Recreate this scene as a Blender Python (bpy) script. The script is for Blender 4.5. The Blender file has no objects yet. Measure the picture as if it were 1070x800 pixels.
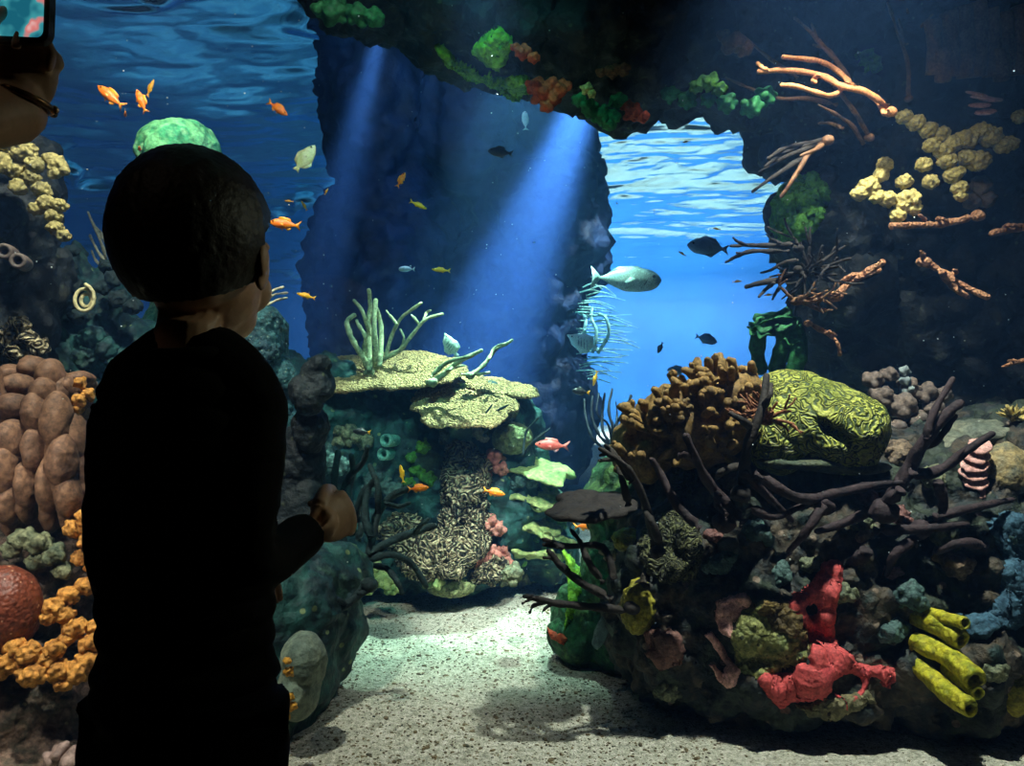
import bpy, bmesh, math, random
import numpy as np
from mathutils import Vector, Matrix, Euler
from mathutils.bvhtree import BVHTree
random.seed(7)
R = random.Random(11)
SC = bpy.context.scene
COL = SC.collection
F = 850.0
CAMZ = 1.0
def P(px, py, Y):
    """a point of the place seen at that pixel, at distance Y in front of the camera"""
    return Vector(((px - 535) / F * Y, Y, CAMZ - (py - 400) / F * Y))

# ------------------------------------------------------------------ noise
def _hash(ix, iy, iz, seed):
    h = (ix.astype(np.int64) * 73856093) ^ (iy.astype(np.int64) * 19349663) ^ (iz.astype(np.int64) * 83492791) ^ (seed * 2654435761)
    h = (h ^ (h >> 13)) * 1274126177 & 0xffffffff
    h = (h ^ (h >> 16)) * 2246822519 & 0xffffffff
    return ((h >> 7) & 0xffff) / 65535.0
def vnoise(p, seed=0):
    i = np.floor(p); f = p - i; u = f * f * (3 - 2 * f); i = i.astype(np.int64)
    r = 0
    for dx in (0, 1):
        wx = u[:, 0] if dx else 1 - u[:, 0]
        for dy in (0, 1):
            wy = u[:, 1] if dy else 1 - u[:, 1]
            for dz in (0, 1):
                wz = u[:, 2] if dz else 1 - u[:, 2]
                r = r + wx * wy * wz * _hash(i[:, 0] + dx, i[:, 1] + dy, i[:, 2] + dz, seed)
    return r * 2 - 1
def fbm(p, scale, octs=4, seed=0, gain=.5):
    a, s, t = 1.0, scale, 0
    n = 0
    for k in range(octs):
        n = n + a * vnoise(p * s + 17.3 * k, seed + k); t += a; a *= gain; s *= 2.03
    return n / t
def ridged(p, scale, octs=3, seed=0):
    a, s, t, n = 1.0, scale, 0, 0
    for k in range(octs):
        n = n + a * (1 - 2 * np.abs(vnoise(p * s + 9.1 * k, seed + k))); t += a; a *= .5; s *= 2.1
    return n / t
def cells(p, scale, seed=0):
    """distance to nearest jittered cell point (0..~1)"""
    q = p * scale; i = np.floor(q).astype(np.int64); best = np.full(len(p), 9.0)
    for dx in (-1, 0, 1):
        for dy in (-1, 0, 1):
            for dz in (-1, 0, 1):
                c = i + np.array((dx, dy, dz))
                j = np.stack([_hash(c[:, 0], c[:, 1], c[:, 2], seed + k) for k in (1, 2, 3)], 1)
                d = np.linalg.norm(c + j - q, axis=1)
                best = np.minimum(best, d)
    return best

# ------------------------------------------------------------------ mesh builder
_ico = {}
def ico(sub):
    if sub not in _ico:
        bm = bmesh.new(); bmesh.ops.create_icosphere(bm, subdivisions=sub, radius=1)
        bm.verts.ensure_lookup_table()
        _ico[sub] = (np.array([v.co[:] for v in bm.verts]), [tuple(v.index for v in f.verts) for f in bm.faces]); bm.free()
    return _ico[sub]
def frame_of(d, up=Vector((0, 0, 1))):
    d = Vector(d).normalized()
    if abs(d.dot(up)) > .98: up = Vector((0, 1, 0))
    a = d.cross(up).normalized(); b = a.cross(d).normalized()
    return d, a, b
class MB:
    def __init__(s): s.v = []; s.f = []; s.n = 0
    def add(s, v, f):
        v = np.asarray(v, float); s.v.append(v); o = s.n
        s.f.extend(tuple(i + o for i in q) for q in f); s.n += len(v); return s
    def blob(s, c, r, sub=3, amp=0, scale=5, seed=0, rot=None, fn=None):
        v, f = ico(sub); v = v.copy()
        r = (r, r, r) if isinstance(r, (int, float)) else r
        if fn: v = fn(v)
        w = v * np.array(r)
        if rot is not None: w = w @ np.array(Euler(rot).to_matrix()).T
        w = w + np.array(c)
        if amp: w = w + (v * (amp * fbm(w, scale, 3, seed))[:, None])
        return s.add(w, f)
    def tube(s, pts, rad, n=10, wob=0, flat=1.0, cap=True, rnd=True, flatdir=None):
        pts = [Vector(p) for p in pts]; m = len(pts)
        if isinstance(rad, (int, float)): rad = [rad] * m
        rad = list(rad)
        if rnd and cap:   # rounded tip
            d = (pts[-1] - pts[-2]).normalized(); r = rad[-1]
            pts += [pts[-1] + d * r * .55, pts[-1] + d * r * .85]; rad += [r * .8, r * .42]
            m = len(pts)
        rings = []; prev = None
        for i in range(m):
            t = (pts[min(i + 1, m - 1)] - pts[max(i - 1, 0)])
            t = t.normalized() if t.length > 1e-9 else Vector((0, 0, 1))
            if prev is None:
                t, a, b = frame_of(t) if flatdir is None else (t, Vector(flatdir).cross(t).normalized(), Vector(flatdir).normalized())
            else:
                a = prev - t * prev.dot(t); a = a.normalized(); b = t.cross(a)
            prev = a
            ring = []
            for k in range(n):
                th = 2 * math.pi * k / n
                r = rad[i] * (1 + wob * (R.random() - .5))
                ring.append((pts[i] + a * (math.cos(th) * r) + b * (math.sin(th) * r * flat))[:])
            rings.append(ring)
        v = [q for r_ in rings for q in r_]; f = []
        for i in range(m - 1):
            for k in range(n):
                k2 = (k + 1) % n
                f.append((i * n + k, i * n + k2, (i + 1) * n + k2, (i + 1) * n + k))
        f.append(tuple(range(n))[::-1])
        f.append(tuple((m - 1) * n + k for k in range(n)))
        return s.add(v, f)
    def box(s, lo, hi):
        x0, y0, z0 = lo; x1, y1, z1 = hi
        v = [(x0,y0,z0),(x1,y0,z0),(x1,y1,z0),(x0,y1,z0),(x0,y0,z1),(x1,y0,z1),(x1,y1,z1),(x0,y1,z1)]
        return s.add(v, [(0,3,2,1),(4,5,6,7),(0,1,5,4),(1,2,6,5),(2,3,7,6),(3,0,4,7)])
    def arr(s): return np.concatenate(s.v) if s.v else np.zeros((0, 3))

def link(name, me, mat, parent=None, smooth=True):
    o = bpy.data.objects.new(name, me); COL.objects.link(o)
    if mat:
        me.materials.clear(); me.materials.append(mat)
    if smooth and len(me.polygons): me.polygons.foreach_set('use_smooth', [True] * len(me.polygons))
    if parent is not None: o.parent = parent
    return o
def to_mesh(name, v, f):
    me = bpy.data.meshes.new(name)
    me.from_pydata([tuple(q) for q in np.asarray(v).tolist()], [], f); me.update(); return me
def wloc(o):
    l = Vector(o.location)
    while o.parent is not None: o = o.parent; l += o.location
    return l
def get_co(me):
    a = np.empty(len(me.vertices) * 3); me.vertices.foreach_get('co', a); return a.reshape(-1, 3)
def set_co(me, a):
    me.vertices.foreach_set('co', np.asarray(a, float).ravel()); me.update()
def get_no(me):
    a = np.empty(len(me.vertices) * 3); me.vertices.foreach_get('normal', a); return a.reshape(-1, 3)
def base_origin(o):
    """move the origin of a finished top-level mesh to the middle of its foot"""
    me = o.data; a = get_co(me)
    c = np.array(((a[:, 0].min() + a[:, 0].max()) / 2, (a[:, 1].min() + a[:, 1].max()) / 2, a[:, 2].min()))
    set_co(me, a - c); o.location = c.tolist()
def tag(o, label=None, cat=None, group=None, kind=None):
    if label: o['label'] = label
    if cat: o['category'] = cat
    if group: o['group'] = group
    if kind: o['kind'] = kind
    return o
def obj(name, mb, mat, parent=None, label=None, cat=None, group=None, kind=None, smooth=True, disp=None, local=False):
    """mb in world coordinates (unless local) -> ONE mesh object"""
    v = mb.arr(); me = to_mesh(name, v, mb.f)
    if disp: displace(me, disp)
    o = link(name, me, mat, parent, smooth)
    if not local:
        if parent is None: base_origin(o)
        else: set_co(me, get_co(me) - np.array(wloc(parent)))
    return tag(o, label, cat, group, kind)
def empty(name, loc, label=None, cat=None, group=None):
    o = bpy.data.objects.new(name, None); COL.objects.link(o); o.location = loc; o.empty_display_size = .05
    return tag(o, label, cat, group)
def displace(me, disp):
    a = get_co(me)
    for d in disp:
        n = get_no(me); a = get_co(me)
        h = d(a) if callable(d) else None
        a = a + n * h[:, None]; set_co(me, a)
def D(kind, amp, scale, octs=4, seed=0, power=1):
    def fn(a):
        if kind == 'fbm': h = fbm(a, scale, octs, seed)
        elif kind == 'ridge': h = ridged(a, scale, octs, seed)
        elif kind == 'cell': h = .5 - cells(a, scale, seed)
        elif kind == 'pit': h = -np.clip(.45 - cells(a, scale, seed), 0, 1) * 2
        elif kind == 'brain':
            q = fbm(a, scale * .35, 2, seed)
            w = vnoise(a * scale + 2.5 * q[:, None], seed + 5)
            h = 1 - 2 * np.clip(np.abs(w) * 4, 0, 1) ** 1.0; h = -h * .5
        return amp * h
    return fn
_ts = [None]
def voxel(mb, size, smooth=0):
    """melt overlapping shapes of ONE body into one continuous surface"""
    if _ts[0] is None: _ts[0] = bpy.data.scenes.new('workbench')
    ts = _ts[0]
    me = to_mesh('tmp', mb.arr(), mb.f); o = bpy.data.objects.new('tmp', me); ts.collection.objects.link(o)
    m = o.modifiers.new('r', 'REMESH'); m.mode = 'VOXEL'; m.voxel_size = size; m.use_smooth_shade = True
    if smooth:
        s_ = o.modifiers.new('s', 'SMOOTH'); s_.iterations = smooth; s_.factor = .5
    vl = ts.view_layers[0]; vl.update(); dg = vl.depsgraph; dg.update()
    out = bpy.data.meshes.new_from_object(o.evaluated_get(dg))
    bpy.data.objects.remove(o); bpy.data.meshes.remove(me)
    return out
def solid(name, mb, size, mat, parent=None, label=None, cat=None, group=None, kind=None, disp=None, smooth=1):
    me = voxel(mb, size, smooth); me.name = name
    if disp: displace(me, disp)
    o = link(name, me, mat, parent)
    if parent is None: base_origin(o)
    else: set_co(me, get_co(me) - np.array(wloc(parent)))
    return tag(o, label, cat, group, kind)
def dup(root, loc=None, rot=None, scale=None, label=None, group=None):
    r = root.copy(); COL.objects.link(r)
    if loc is not None: r.location = loc
    if rot is not None: r.rotation_euler = rot
    if scale is not None: r.scale = (scale, scale, scale) if isinstance(scale, (int, float)) else scale
    if label: r['label'] = label
    if group: r['group'] = group
    for ch in list(root.children):
        c = ch.copy(); COL.objects.link(c); c.parent = r
        for g in ch.children:
            d = g.copy(); COL.objects.link(d); d.parent = c
    return r
# rays of sight on the rocks already built: where things sit
class Surf:
    def __init__(s, objs):
        s.t = []
        for o in objs:
            l = np.array(wloc(o)); v = get_co(o.data) + l
            s.t.append(BVHTree.FromPolygons(v.tolist(), [tuple(p.vertices) for p in o.data.polygons]))
    def hit(s, px, py, back=0.0, y0=1.4, dflt=3.0):
        d = P(px, py, 1.0) - Vector((0, 0, CAMZ)); dn = d.normalized(); o = Vector((0, 0, CAMZ)) + d * y0
        best = None
        for t in s.t:
            h, n, i, dist = t.ray_cast(o, dn)
            if h is not None and (best is None or dist < best[2]): best = (h, n, dist)
        if best is None: return P(px, py, dflt), Vector((0, -1, 0))
        h, n, _ = best
        if n.dot(dn) > 0: n = -n
        return h + dn * back, n
    def down(s, x, y, z0=3.0):
        best = None
        for t in s.t:
            h, n, i, dist = t.ray_cast(Vector((x, y, z0)), Vector((0, 0, -1)))
            if h is not None and (best is None or h.z > best[0].z): best = (h, n)
        return best if best else (Vector((x, y, 0)), Vector((0, 0, 1)))

# ------------------------------------------------------------------ materials
def lin(c):
    """sRGB 0-255 -> linear rgba"""
    return tuple((x / 255 / 12.92 if x / 255 <= .04045 else ((x / 255 + .055) / 1.055) ** 2.4) for x in c) + (1,)
def newmat(name):
    m = bpy.data.materials.new(name); m.use_nodes = True; nt = m.node_tree; nt.nodes.clear()
    out = nt.nodes.new('ShaderNodeOutputMaterial'); return m, nt, out
def N(nt, t, **kw):
    n = nt.nodes.new(t)
    for k, v in kw.items():
        if k in n.inputs: n.inputs[k].default_value = v
        else: setattr(n, k, v)
    return n
_m = {}
def mat(name, cols, scale=6, rough=.7, bump=.3, bscale=60, vor=0, spots=None, spot_scale=25, spot_size=.25, detail=6, coat=0, sss=0, spec=.4, dist=.01, metal=0, seed=0, brain=0, groove=None, mott=.5, mscale=0):
    """pigment patches by noise between cols; optional spots of another pigment; bump from noise + cells"""
    if name in _m: return _m[name]
    m, nt, out = newmat(name); L = nt.links.new
    b = N(nt, 'ShaderNodeBsdfPrincipled'); b.inputs['Roughness'].default_value = rough
    b.inputs['Specular IOR Level'].default_value = spec; b.inputs['Metallic'].default_value = metal
    tc = N(nt, 'ShaderNodeTexCoord')
    mp = N(nt, 'ShaderNodeMapping'); mp.inputs['Location'].default_value = (seed * 3.1, seed * 1.7, seed * 2.3); L(tc.outputs['Object'], mp.inputs[0])
    co = mp.outputs[0]
    n1 = N(nt, 'ShaderNodeTexNoise', Scale=scale, Detail=detail, Roughness=.6); L(co, n1.inputs['Vector'])
    cr = N(nt, 'ShaderNodeValToRGB'); L(n1.outputs['Fac'], cr.inputs[0])
    el = cr.color_ramp.elements; k = len(cols)
    while len(el) < k: el.new(.5)
    for i, c in enumerate(cols):
        el[i].position = .5 if k == 1 else .33 + .34 * i / (k - 1); el[i].color = lin(c)
    col = cr.outputs[0]
    if brain:
        nb = N(nt, 'ShaderNodeTexNoise', Scale=brain * .35, Detail=2); L(co, nb.inputs['Vector'])
        mx0 = N(nt, 'ShaderNodeMixRGB', blend_type='ADD'); mx0.inputs[0].default_value = .12; L(co, mx0.inputs[1]); L(nb.outputs['Color'], mx0.inputs[2])
        nn = N(nt, 'ShaderNodeTexNoise', Scale=brain, Detail=0.5); L(mx0.outputs[0], nn.inputs['Vector'])
        s1 = N(nt, 'ShaderNodeMath', operation='MULTIPLY'); L(nn.outputs['Fac'], s1.inputs[0]); s1.inputs[1].default_value = 34
        s2 = N(nt, 'ShaderNodeMath', operation='SINE'); L(s1.outputs[0], s2.inputs[0])
        s3 = N(nt, 'ShaderNodeMapRange'); L(s2.outputs[0], s3.inputs[0]); s3.inputs[1].default_value = -1
        braino = s3.outputs[0]
        if groove:
            gr = N(nt, 'ShaderNodeValToRGB'); L(braino, gr.inputs[0]); gr.color_ramp.elements[0].position = .15; gr.color_ramp.elements[0].color = (1, 1, 1, 1); gr.color_ramp.elements[1].position = .5; gr.color_ramp.elements[1].color = (0, 0, 0, 1)
            gm = N(nt, 'ShaderNodeMixRGB'); L(gr.outputs[0], gm.inputs[0]); L(col, gm.inputs[1]); gm.inputs[2].default_value = lin(groove); col = gm.outputs[0]
    if spots:
        vv = N(nt, 'ShaderNodeTexVoronoi', Scale=spot_scale); L(co, vv.inputs['Vector'])
        c2 = N(nt, 'ShaderNodeValToRGB'); L(vv.outputs['Distance'], c2.inputs[0])
        c2.color_ramp.elements[0].position = spot_size * .75; c2.color_ramp.elements[0].color = (1, 1, 1, 1)
        c2.color_ramp.elements[1].position = spot_size; c2.color_ramp.elements[1].color = (0, 0, 0, 1)
        mx = N(nt, 'ShaderNodeMixRGB'); L(c2.outputs[0], mx.inputs[0]); L(col, mx.inputs[1]); mx.inputs[2].default_value = lin(spots); col = mx.outputs[0]
    if mott:
        nf = N(nt, 'ShaderNodeTexNoise', Scale=mscale or bscale * .9, Detail=3, Roughness=.7); L(co, nf.inputs['Vector'])
        rf = N(nt, 'ShaderNodeMapRange'); L(nf.outputs['Fac'], rf.inputs[0]); rf.inputs[1].default_value = .32; rf.inputs[2].default_value = .68; rf.inputs[3].default_value = 1 - mott; rf.inputs[4].default_value = 1 + mott * .8
        mm = N(nt, 'ShaderNodeVectorMath', operation='SCALE'); L(col, mm.inputs[0]); L(rf.outputs[0], mm.inputs['Scale']); col = mm.outputs[0]
    L(col, b.inputs['Base Color'])
    n2 = N(nt, 'ShaderNodeTexNoise', Scale=bscale, Detail=4); L(co, n2.inputs['Vector']); h = n2.outputs['Fac']
    if vor:
        v2 = N(nt, 'ShaderNodeTexVoronoi', Scale=vor); L(co, v2.inputs['Vector'])
        ad = N(nt, 'ShaderNodeMath', operation='SUBTRACT'); L(h, ad.inputs[0]); L(v2.outputs['Distance'], ad.inputs[1]); h = ad.outputs[0]
    if brain:
        ad = N(nt, 'ShaderNodeMath', operation='MULTIPLY_ADD'); L(braino, ad.inputs[0]); ad.inputs[1].default_value = 1.2; L(h, ad.inputs[2]); h = ad.outputs[0]
    bp = N(nt, 'ShaderNodeBump', Strength=bump, Distance=dist); L(h, bp.inputs['Height']); L(bp.outputs[0], b.inputs['Normal'])
    if sss: b.inputs['Subsurface Weight'].default_value = sss; b.inputs['Subsurface Radius'].default_value = (.01, .01, .01)
    if coat: b.inputs['Coat Weight'].default_value = coat
    L(b.outputs[0], out.inputs[0]); _m[name] = m; return m
# ================================================================== camera
cam = bpy.data.cameras.new('camera'); camo = bpy.data.objects.new('camera', cam); COL.objects.link(camo)
camo.location = (0, 0, CAMZ); camo.rotation_euler = (math.pi / 2, 0, 0)
cam.sensor_width = 36; cam.lens = 36 * F / 1070; cam.clip_start = .02
SC.camera = camo
w = bpy.data.worlds.new('world'); SC.world = w; w.use_nodes = True
w.node_tree.nodes['Background'].inputs[0].default_value = (0, 0, 0, 1)
vs = SC.view_settings; vs.view_transform = 'Standard'; vs.look = 'None'; vs.gamma = 1; vs.exposure = 0; vs.use_curve_mapping = False
SC.cycles.use_denoising = True
SC.cycles.max_bounces = 6; SC.cycles.diffuse_bounces = 2; SC.cycles.glossy_bounces = 2; SC.cycles.volume_bounces = 0
SC.cycles.transmission_bounces = 4; SC.cycles.transparent_max_bounces = 8; SC.cycles.sample_clamp_indirect = 3
SC.cycles.caustics_reflective = False; SC.cycles.caustics_refractive = False

# ================================================================== the setting
ZS = 3.0      # water surface
def struct(name, mb, m, smooth=False, disp=None):
    return obj(name, mb, m, kind='structure', smooth=smooth, disp=disp)
m_dark = mat('room_paint', [(22, 23, 25), (28, 29, 31)], scale=3, rough=.9, bump=.05)
m_floor = mat('room_carpet', [(24, 24, 28), (34, 33, 36)], scale=40, rough=.95, bump=.3, bscale=300)
b = MB(); b.box((-3.2, -2.6, -.06), (3.2, 1.28, .0)); struct('floor', b, m_floor)
b = MB(); b.box((-3.2, -2.6, 2.7), (3.2, 1.28, 2.78)); struct('ceiling', b, m_dark)
b = MB(); b.box((-3.3, -2.7, -.06), (-3.2, 1.28, 2.78)); struct('wall_left', b, m_dark)
b = MB(); b.box((3.2, -2.7, -.06), (3.3, 1.28, 2.78)); struct('wall_right', b, m_dark)
b = MB(); b.box((-3.2, -2.7, -.06), (3.2, -2.6, 2.78)); struct('wall_back', b, m_dark)
# the viewing wall is one big acrylic panel above a low plinth
b = MB(); b.box((-3.3, 1.28, -.06), (3.3, 1.40, .18)); b.box((-3.3, 1.28, 2.55), (3.3, 1.40, 3.3))
b.box((-3.3, 1.28, .18), (-2.6, 1.40, 2.55)); b.box((2.6, 1.28, .18), (3.3, 1.40, 2.55)); struct('wall_front', b, m_dark)
m, nt, out = newmat('acrylic')
tr = N(nt, 'ShaderNodeBsdfTransparent'); tr.inputs[0].default_value = (.97, .985, .99, 1)
gl = N(nt, 'ShaderNodeBsdfGlossy'); gl.inputs['Roughness'].default_value = .02
mx = N(nt, 'ShaderNodeMixShader'); mx.inputs[0].default_value = .03
nt.links.new(tr.outputs[0], mx.inputs[1]); nt.links.new(gl.outputs[0], mx.inputs[2]); nt.links.new(mx.outputs[0], out.inputs[0]); m_acr = m
b = MB(); b.box((-2.6, 1.31, .18), (2.6, 1.35, 2.55)); struct('window_1', b, m_acr)

# tank shell
TX0, TX1, TY0, TY1 = -10.0, 8.0, 1.42, 20.0
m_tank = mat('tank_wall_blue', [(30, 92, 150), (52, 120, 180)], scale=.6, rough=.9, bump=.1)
b = MB(); b.box((TX0, TY1, -.3), (TX1, TY1 + .1, 3.4)); struct('wall_tank_back', b, m_tank)
b = MB(); b.box((TX0 - .1, TY0, -.3), (TX0, TY1, 3.4)); struct('wall_tank_left', b, m_tank)
b = MB(); b.box((TX1, TY0, -.3), (TX1 + .1, TY1, 3.4)); struct('wall_tank_right', b, m_tank)
b = MB(); b.box((TX0, TY0, 3.6), (TX1, TY1, 3.7)); struct('ceiling_tank', b, m_dark)

# sand bed
def grid(nx, ny, x0, x1, y0, y1, zf, yp=1.0):
    xs = np.linspace(0, 1, nx); ys = np.linspace(0, 1, ny) ** yp
    X, Y = np.meshgrid(x0 + (x1 - x0) * xs, y0 + (y1 - y0) * ys)
    p = np.stack([X.ravel(), Y.ravel(), np.zeros(nx * ny)], 1); p[:, 2] = zf(p)
    f = [(j * nx + i, j * nx + i + 1, (j + 1) * nx + i + 1, (j + 1) * nx + i) for j in range(ny - 1) for i in range(nx - 1)]
    return p, f
def sandz(p):
    q = p.copy(); q[:, 2] = 0
    near = np.clip(1 - (p[:, 1] - 1.4) / 5, 0, 1)
    return .03 * fbm(q, 1.5, 3, 3) + near * (.012 * fbm(q, 9, 3, 5) + .004 * fbm(q, 60, 2, 8))
m_sand = mat('coral_sand', [(140, 140, 120), (186, 184, 164), (216, 210, 196)], scale=60, rough=.95, bump=.8, bscale=260, vor=160, spots=(96, 88, 62), spot_scale=60, spot_size=.2, dist=.006)
p, f = grid(420, 520, -3.2, 3.2, 1.42, 7.0, sandz, 1.5)
b = MB(); b.add(p, f); struct('sand_bed', b, m_sand, smooth=True)
p, f = grid(120, 120, 0, TX1, 6.9, TY1, lambda p: sandz(p) - .03)
b = MB(); b.add(p, f); struct('sand_bed_far', b, m_sand, smooth=True)
p, f = grid(120, 120, TX0, 0, 6.9, TY1, lambda p: sandz(p) - .03)
b = MB(); b.add(p, f); struct('sand_bed_tinted', b, mat('tinted_floor', [(40, 84, 110), (70, 120, 140), (96, 140, 150)], scale=.9, rough=.95, bump=.3, bscale=6), smooth=True)  # blue-green floor added so the water surface reflects a darker blue

# water surface from below: a rippled mirror
def wavez(p):
    q = np.stack([p[:, 0] * .75 + p[:, 1] * .25, p[:, 1] * 1.0, p[:, 1] * 0], 1)
    h = .08 * fbm(q, .55, 2, 21) + .020 * ridged(q, 1.5, 2, 31) + .005 * ridged(q, 4.4, 2, 33) + .0015 * fbm(q, 11, 2, 41)
    q2 = np.stack([p[:, 0] * .8 + p[:, 1] * .6, p[:, 1] * 1.0 - p[:, 0] * .35, p[:, 1] * 0], 1); m_ = np.clip(vnoise(q2 * .9, 77) * 2 + .5, 0, 1) * np.clip(-p[:, 0] - .3, 0, 1)
    h = h - .075 * m_ * np.clip((1 - np.abs(vnoise(q2 * 1.3, 51) + .25 * vnoise(q2 * 4, 52)) * 5), 0, 1) ** 1.4
    return ZS + h
p, f = grid(900, 1000, TX0, TX1, 1.42, TY1, wavez, 1.3)
f = [q[::-1] for q in f]
m, nt, out = newmat('water_surface')
g = N(nt, 'ShaderNodeBsdfGlossy'); g.inputs['Roughness'].default_value = .06; g.inputs[0].default_value = (.62, .93, 1, 1)
nt.links.new(g.outputs[0], out.inputs[0]); m_surf = m
b = MB(); b.add(p, f); WS = struct('water_surface', b, m_surf, smooth=True)

# body of water: clear but blue with distance
m, nt, out = newmat('sea_water')
vsn = N(nt, 'ShaderNodeVolumeScatter'); vsn.inputs['Color'].default_value = (.16, .40, .95, 1); vsn.inputs['Density'].default_value = .036; vsn.inputs['Anisotropy'].default_value = .3
vab = N(nt, 'ShaderNodeVolumeAbsorption'); vab.inputs['Color'].default_value = (.62, .82, .97, 1); vab.inputs['Density'].default_value = .17
ad = N(nt, 'ShaderNodeAddShader'); nt.links.new(vsn.outputs[0], ad.inputs[0]); nt.links.new(vab.outputs[0], ad.inputs[1]); nt.links.new(ad.outputs[0], out.inputs['Volume'])
b = MB(); b.box((TX0 + .01, 1.415, -.25), (TX1 - .01, TY1 - .01, 3.35)); W_ = struct('water', b, m)

# ================================================================== tank lamps and added fill lights
def spot(name, loc, tgt, power, ang, col=(1, 1, 1), blend=.4, rad=.05):
    l = bpy.data.lights.new(name, 'SPOT'); l.energy = power; l.spot_size = math.radians(ang); l.spot_blend = blend; l.color = col; l.shadow_soft_size = rad
    o = bpy.data.objects.new(name, l); COL.objects.link(o); o.location = loc
    o.rotation_euler = (Vector(tgt) - Vector(loc)).to_track_quat('-Z', 'Y').to_euler(); return o
def area(name, loc, tgt, power, sx, sy, col=(1, 1, 1)):
    l = bpy.data.lights.new(name, 'AREA'); l.energy = power; l.shape = 'RECTANGLE'; l.size = sx; l.size_y = sy; l.color = col
    o = bpy.data.objects.new(name, l); COL.objects.link(o); o.location = loc
    o.rotation_euler = (Vector(tgt) - Vector(loc)).to_track_quat('-Z', 'Y').to_euler(); return o
CW = (.80, 1, .93)
# ================================================================== materials of the reef
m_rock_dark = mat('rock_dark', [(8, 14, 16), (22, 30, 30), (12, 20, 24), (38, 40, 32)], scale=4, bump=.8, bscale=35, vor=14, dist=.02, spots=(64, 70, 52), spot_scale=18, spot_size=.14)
m_rock_mix = mat('rock_mix', [(10, 18, 20), (50, 60, 44), (18, 30, 32), (76, 66, 50), (26, 48, 44)], scale=6, bump=.8, bscale=40, vor=18, dist=.02, spots=(120, 104, 88), spot_scale=14, spot_size=.17)
m_rock_teal = mat('rock_teal', [(14, 44, 44), (36, 84, 78), (20, 46, 52), (64, 100, 80)], scale=5, bump=.7, bscale=30, vor=12, dist=.02, spots=(120, 140, 96), spot_scale=15, spot_size=.15)
m_rock_green = mat('rock_green', [(20, 44, 30), (40, 92, 50), (30, 60, 36), (92, 128, 60)], scale=7, bump=.8, bscale=50, vor=20, dist=.02)
m_rock_haze = mat('rock_haze_blue', [(8, 22, 46), (18, 44, 82), (10, 28, 58)], scale=1.4, bump=.6, bscale=8, vor=3, dist=.06)  # blue of the water haze is put into the rock colour
m_rock_brown = mat('rock_brown', [(50, 44, 40), (120, 98, 84), (70, 66, 54), (140, 112, 96)], scale=8, bump=.8, bscale=50, vor=22, dist=.02, spots=(140, 128, 96), spot_scale=20, spot_size=.16)
m_rock_pale = mat('rock_pale', [(86, 104, 92), (126, 138, 118), (98, 112, 100)], scale=6, bump=.5, bscale=40, dist=.02)

def rb(mb, px, py, Y, wpx, hpx, dep, rot=None, sub=3):
    """a boulder lobe: centre pixel, distance, half width and half height in pixels there, half depth in metres"""
    s = Y / F
    mb.blob(P(px, py, Y), (wpx * s, dep, hpx * s), sub, rot=rot)
ROUGH = lambda k=1, sd=0: [D('fbm', .11 * k, 2.8, 4, sd), D('ridge', .06 * k, 6.5, 4, sd + 9), D('cell', .07 * k, 9, 4, sd + 2), D('fbm', .03 * k, 22, 3, sd + 4), D('cell', .016 * k, 38, 4, sd + 7)]
def rock(name, lobes, vox, m, label, cat='rock', k=1, sd=0, kind=None):
    b = MB()
    for l in lobes: rb(b, *l)
    return solid(name, b, vox, m, disp=ROUGH(k, sd), label=label, cat=cat, kind=kind)

ROCKS = {}
# --- right: the big mound that fills the lower right
ROCKS['mound'] = rock('reef_rock', [
    (700, 640, 2.6, 62, 100, .30), (760, 620, 2.65, 110, 125, .36), (860, 610, 2.7, 150, 140, .42), (960, 600, 2.75, 150, 150, .45), (1070, 600, 2.7, 120, 150, .45),
    (1180, 620, 2.7, 120, 190, .5), (690, 570, 2.8, 50, 55, .25), (760, 520, 2.9, 100, 70, .35), (900, 520, 3.0, 160, 80, .45), (1040, 490, 3.0, 110, 60, .45),
    (850, 690, 2.5, 150, 50, .26), (980, 690, 2.45, 130, 55, .26)], .014, m_rock_mix,
    'massive encrusted reef rock filling the lower right, sponges and corals growing all over it', k=.8, sd=3)
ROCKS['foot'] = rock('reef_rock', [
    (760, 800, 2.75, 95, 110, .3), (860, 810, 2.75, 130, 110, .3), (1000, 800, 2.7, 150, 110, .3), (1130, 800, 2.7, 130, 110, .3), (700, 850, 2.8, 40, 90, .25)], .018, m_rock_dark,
    'dark undercut rock foot in shade beneath the big sponge-covered mound', k=.6, sd=8)
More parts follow.
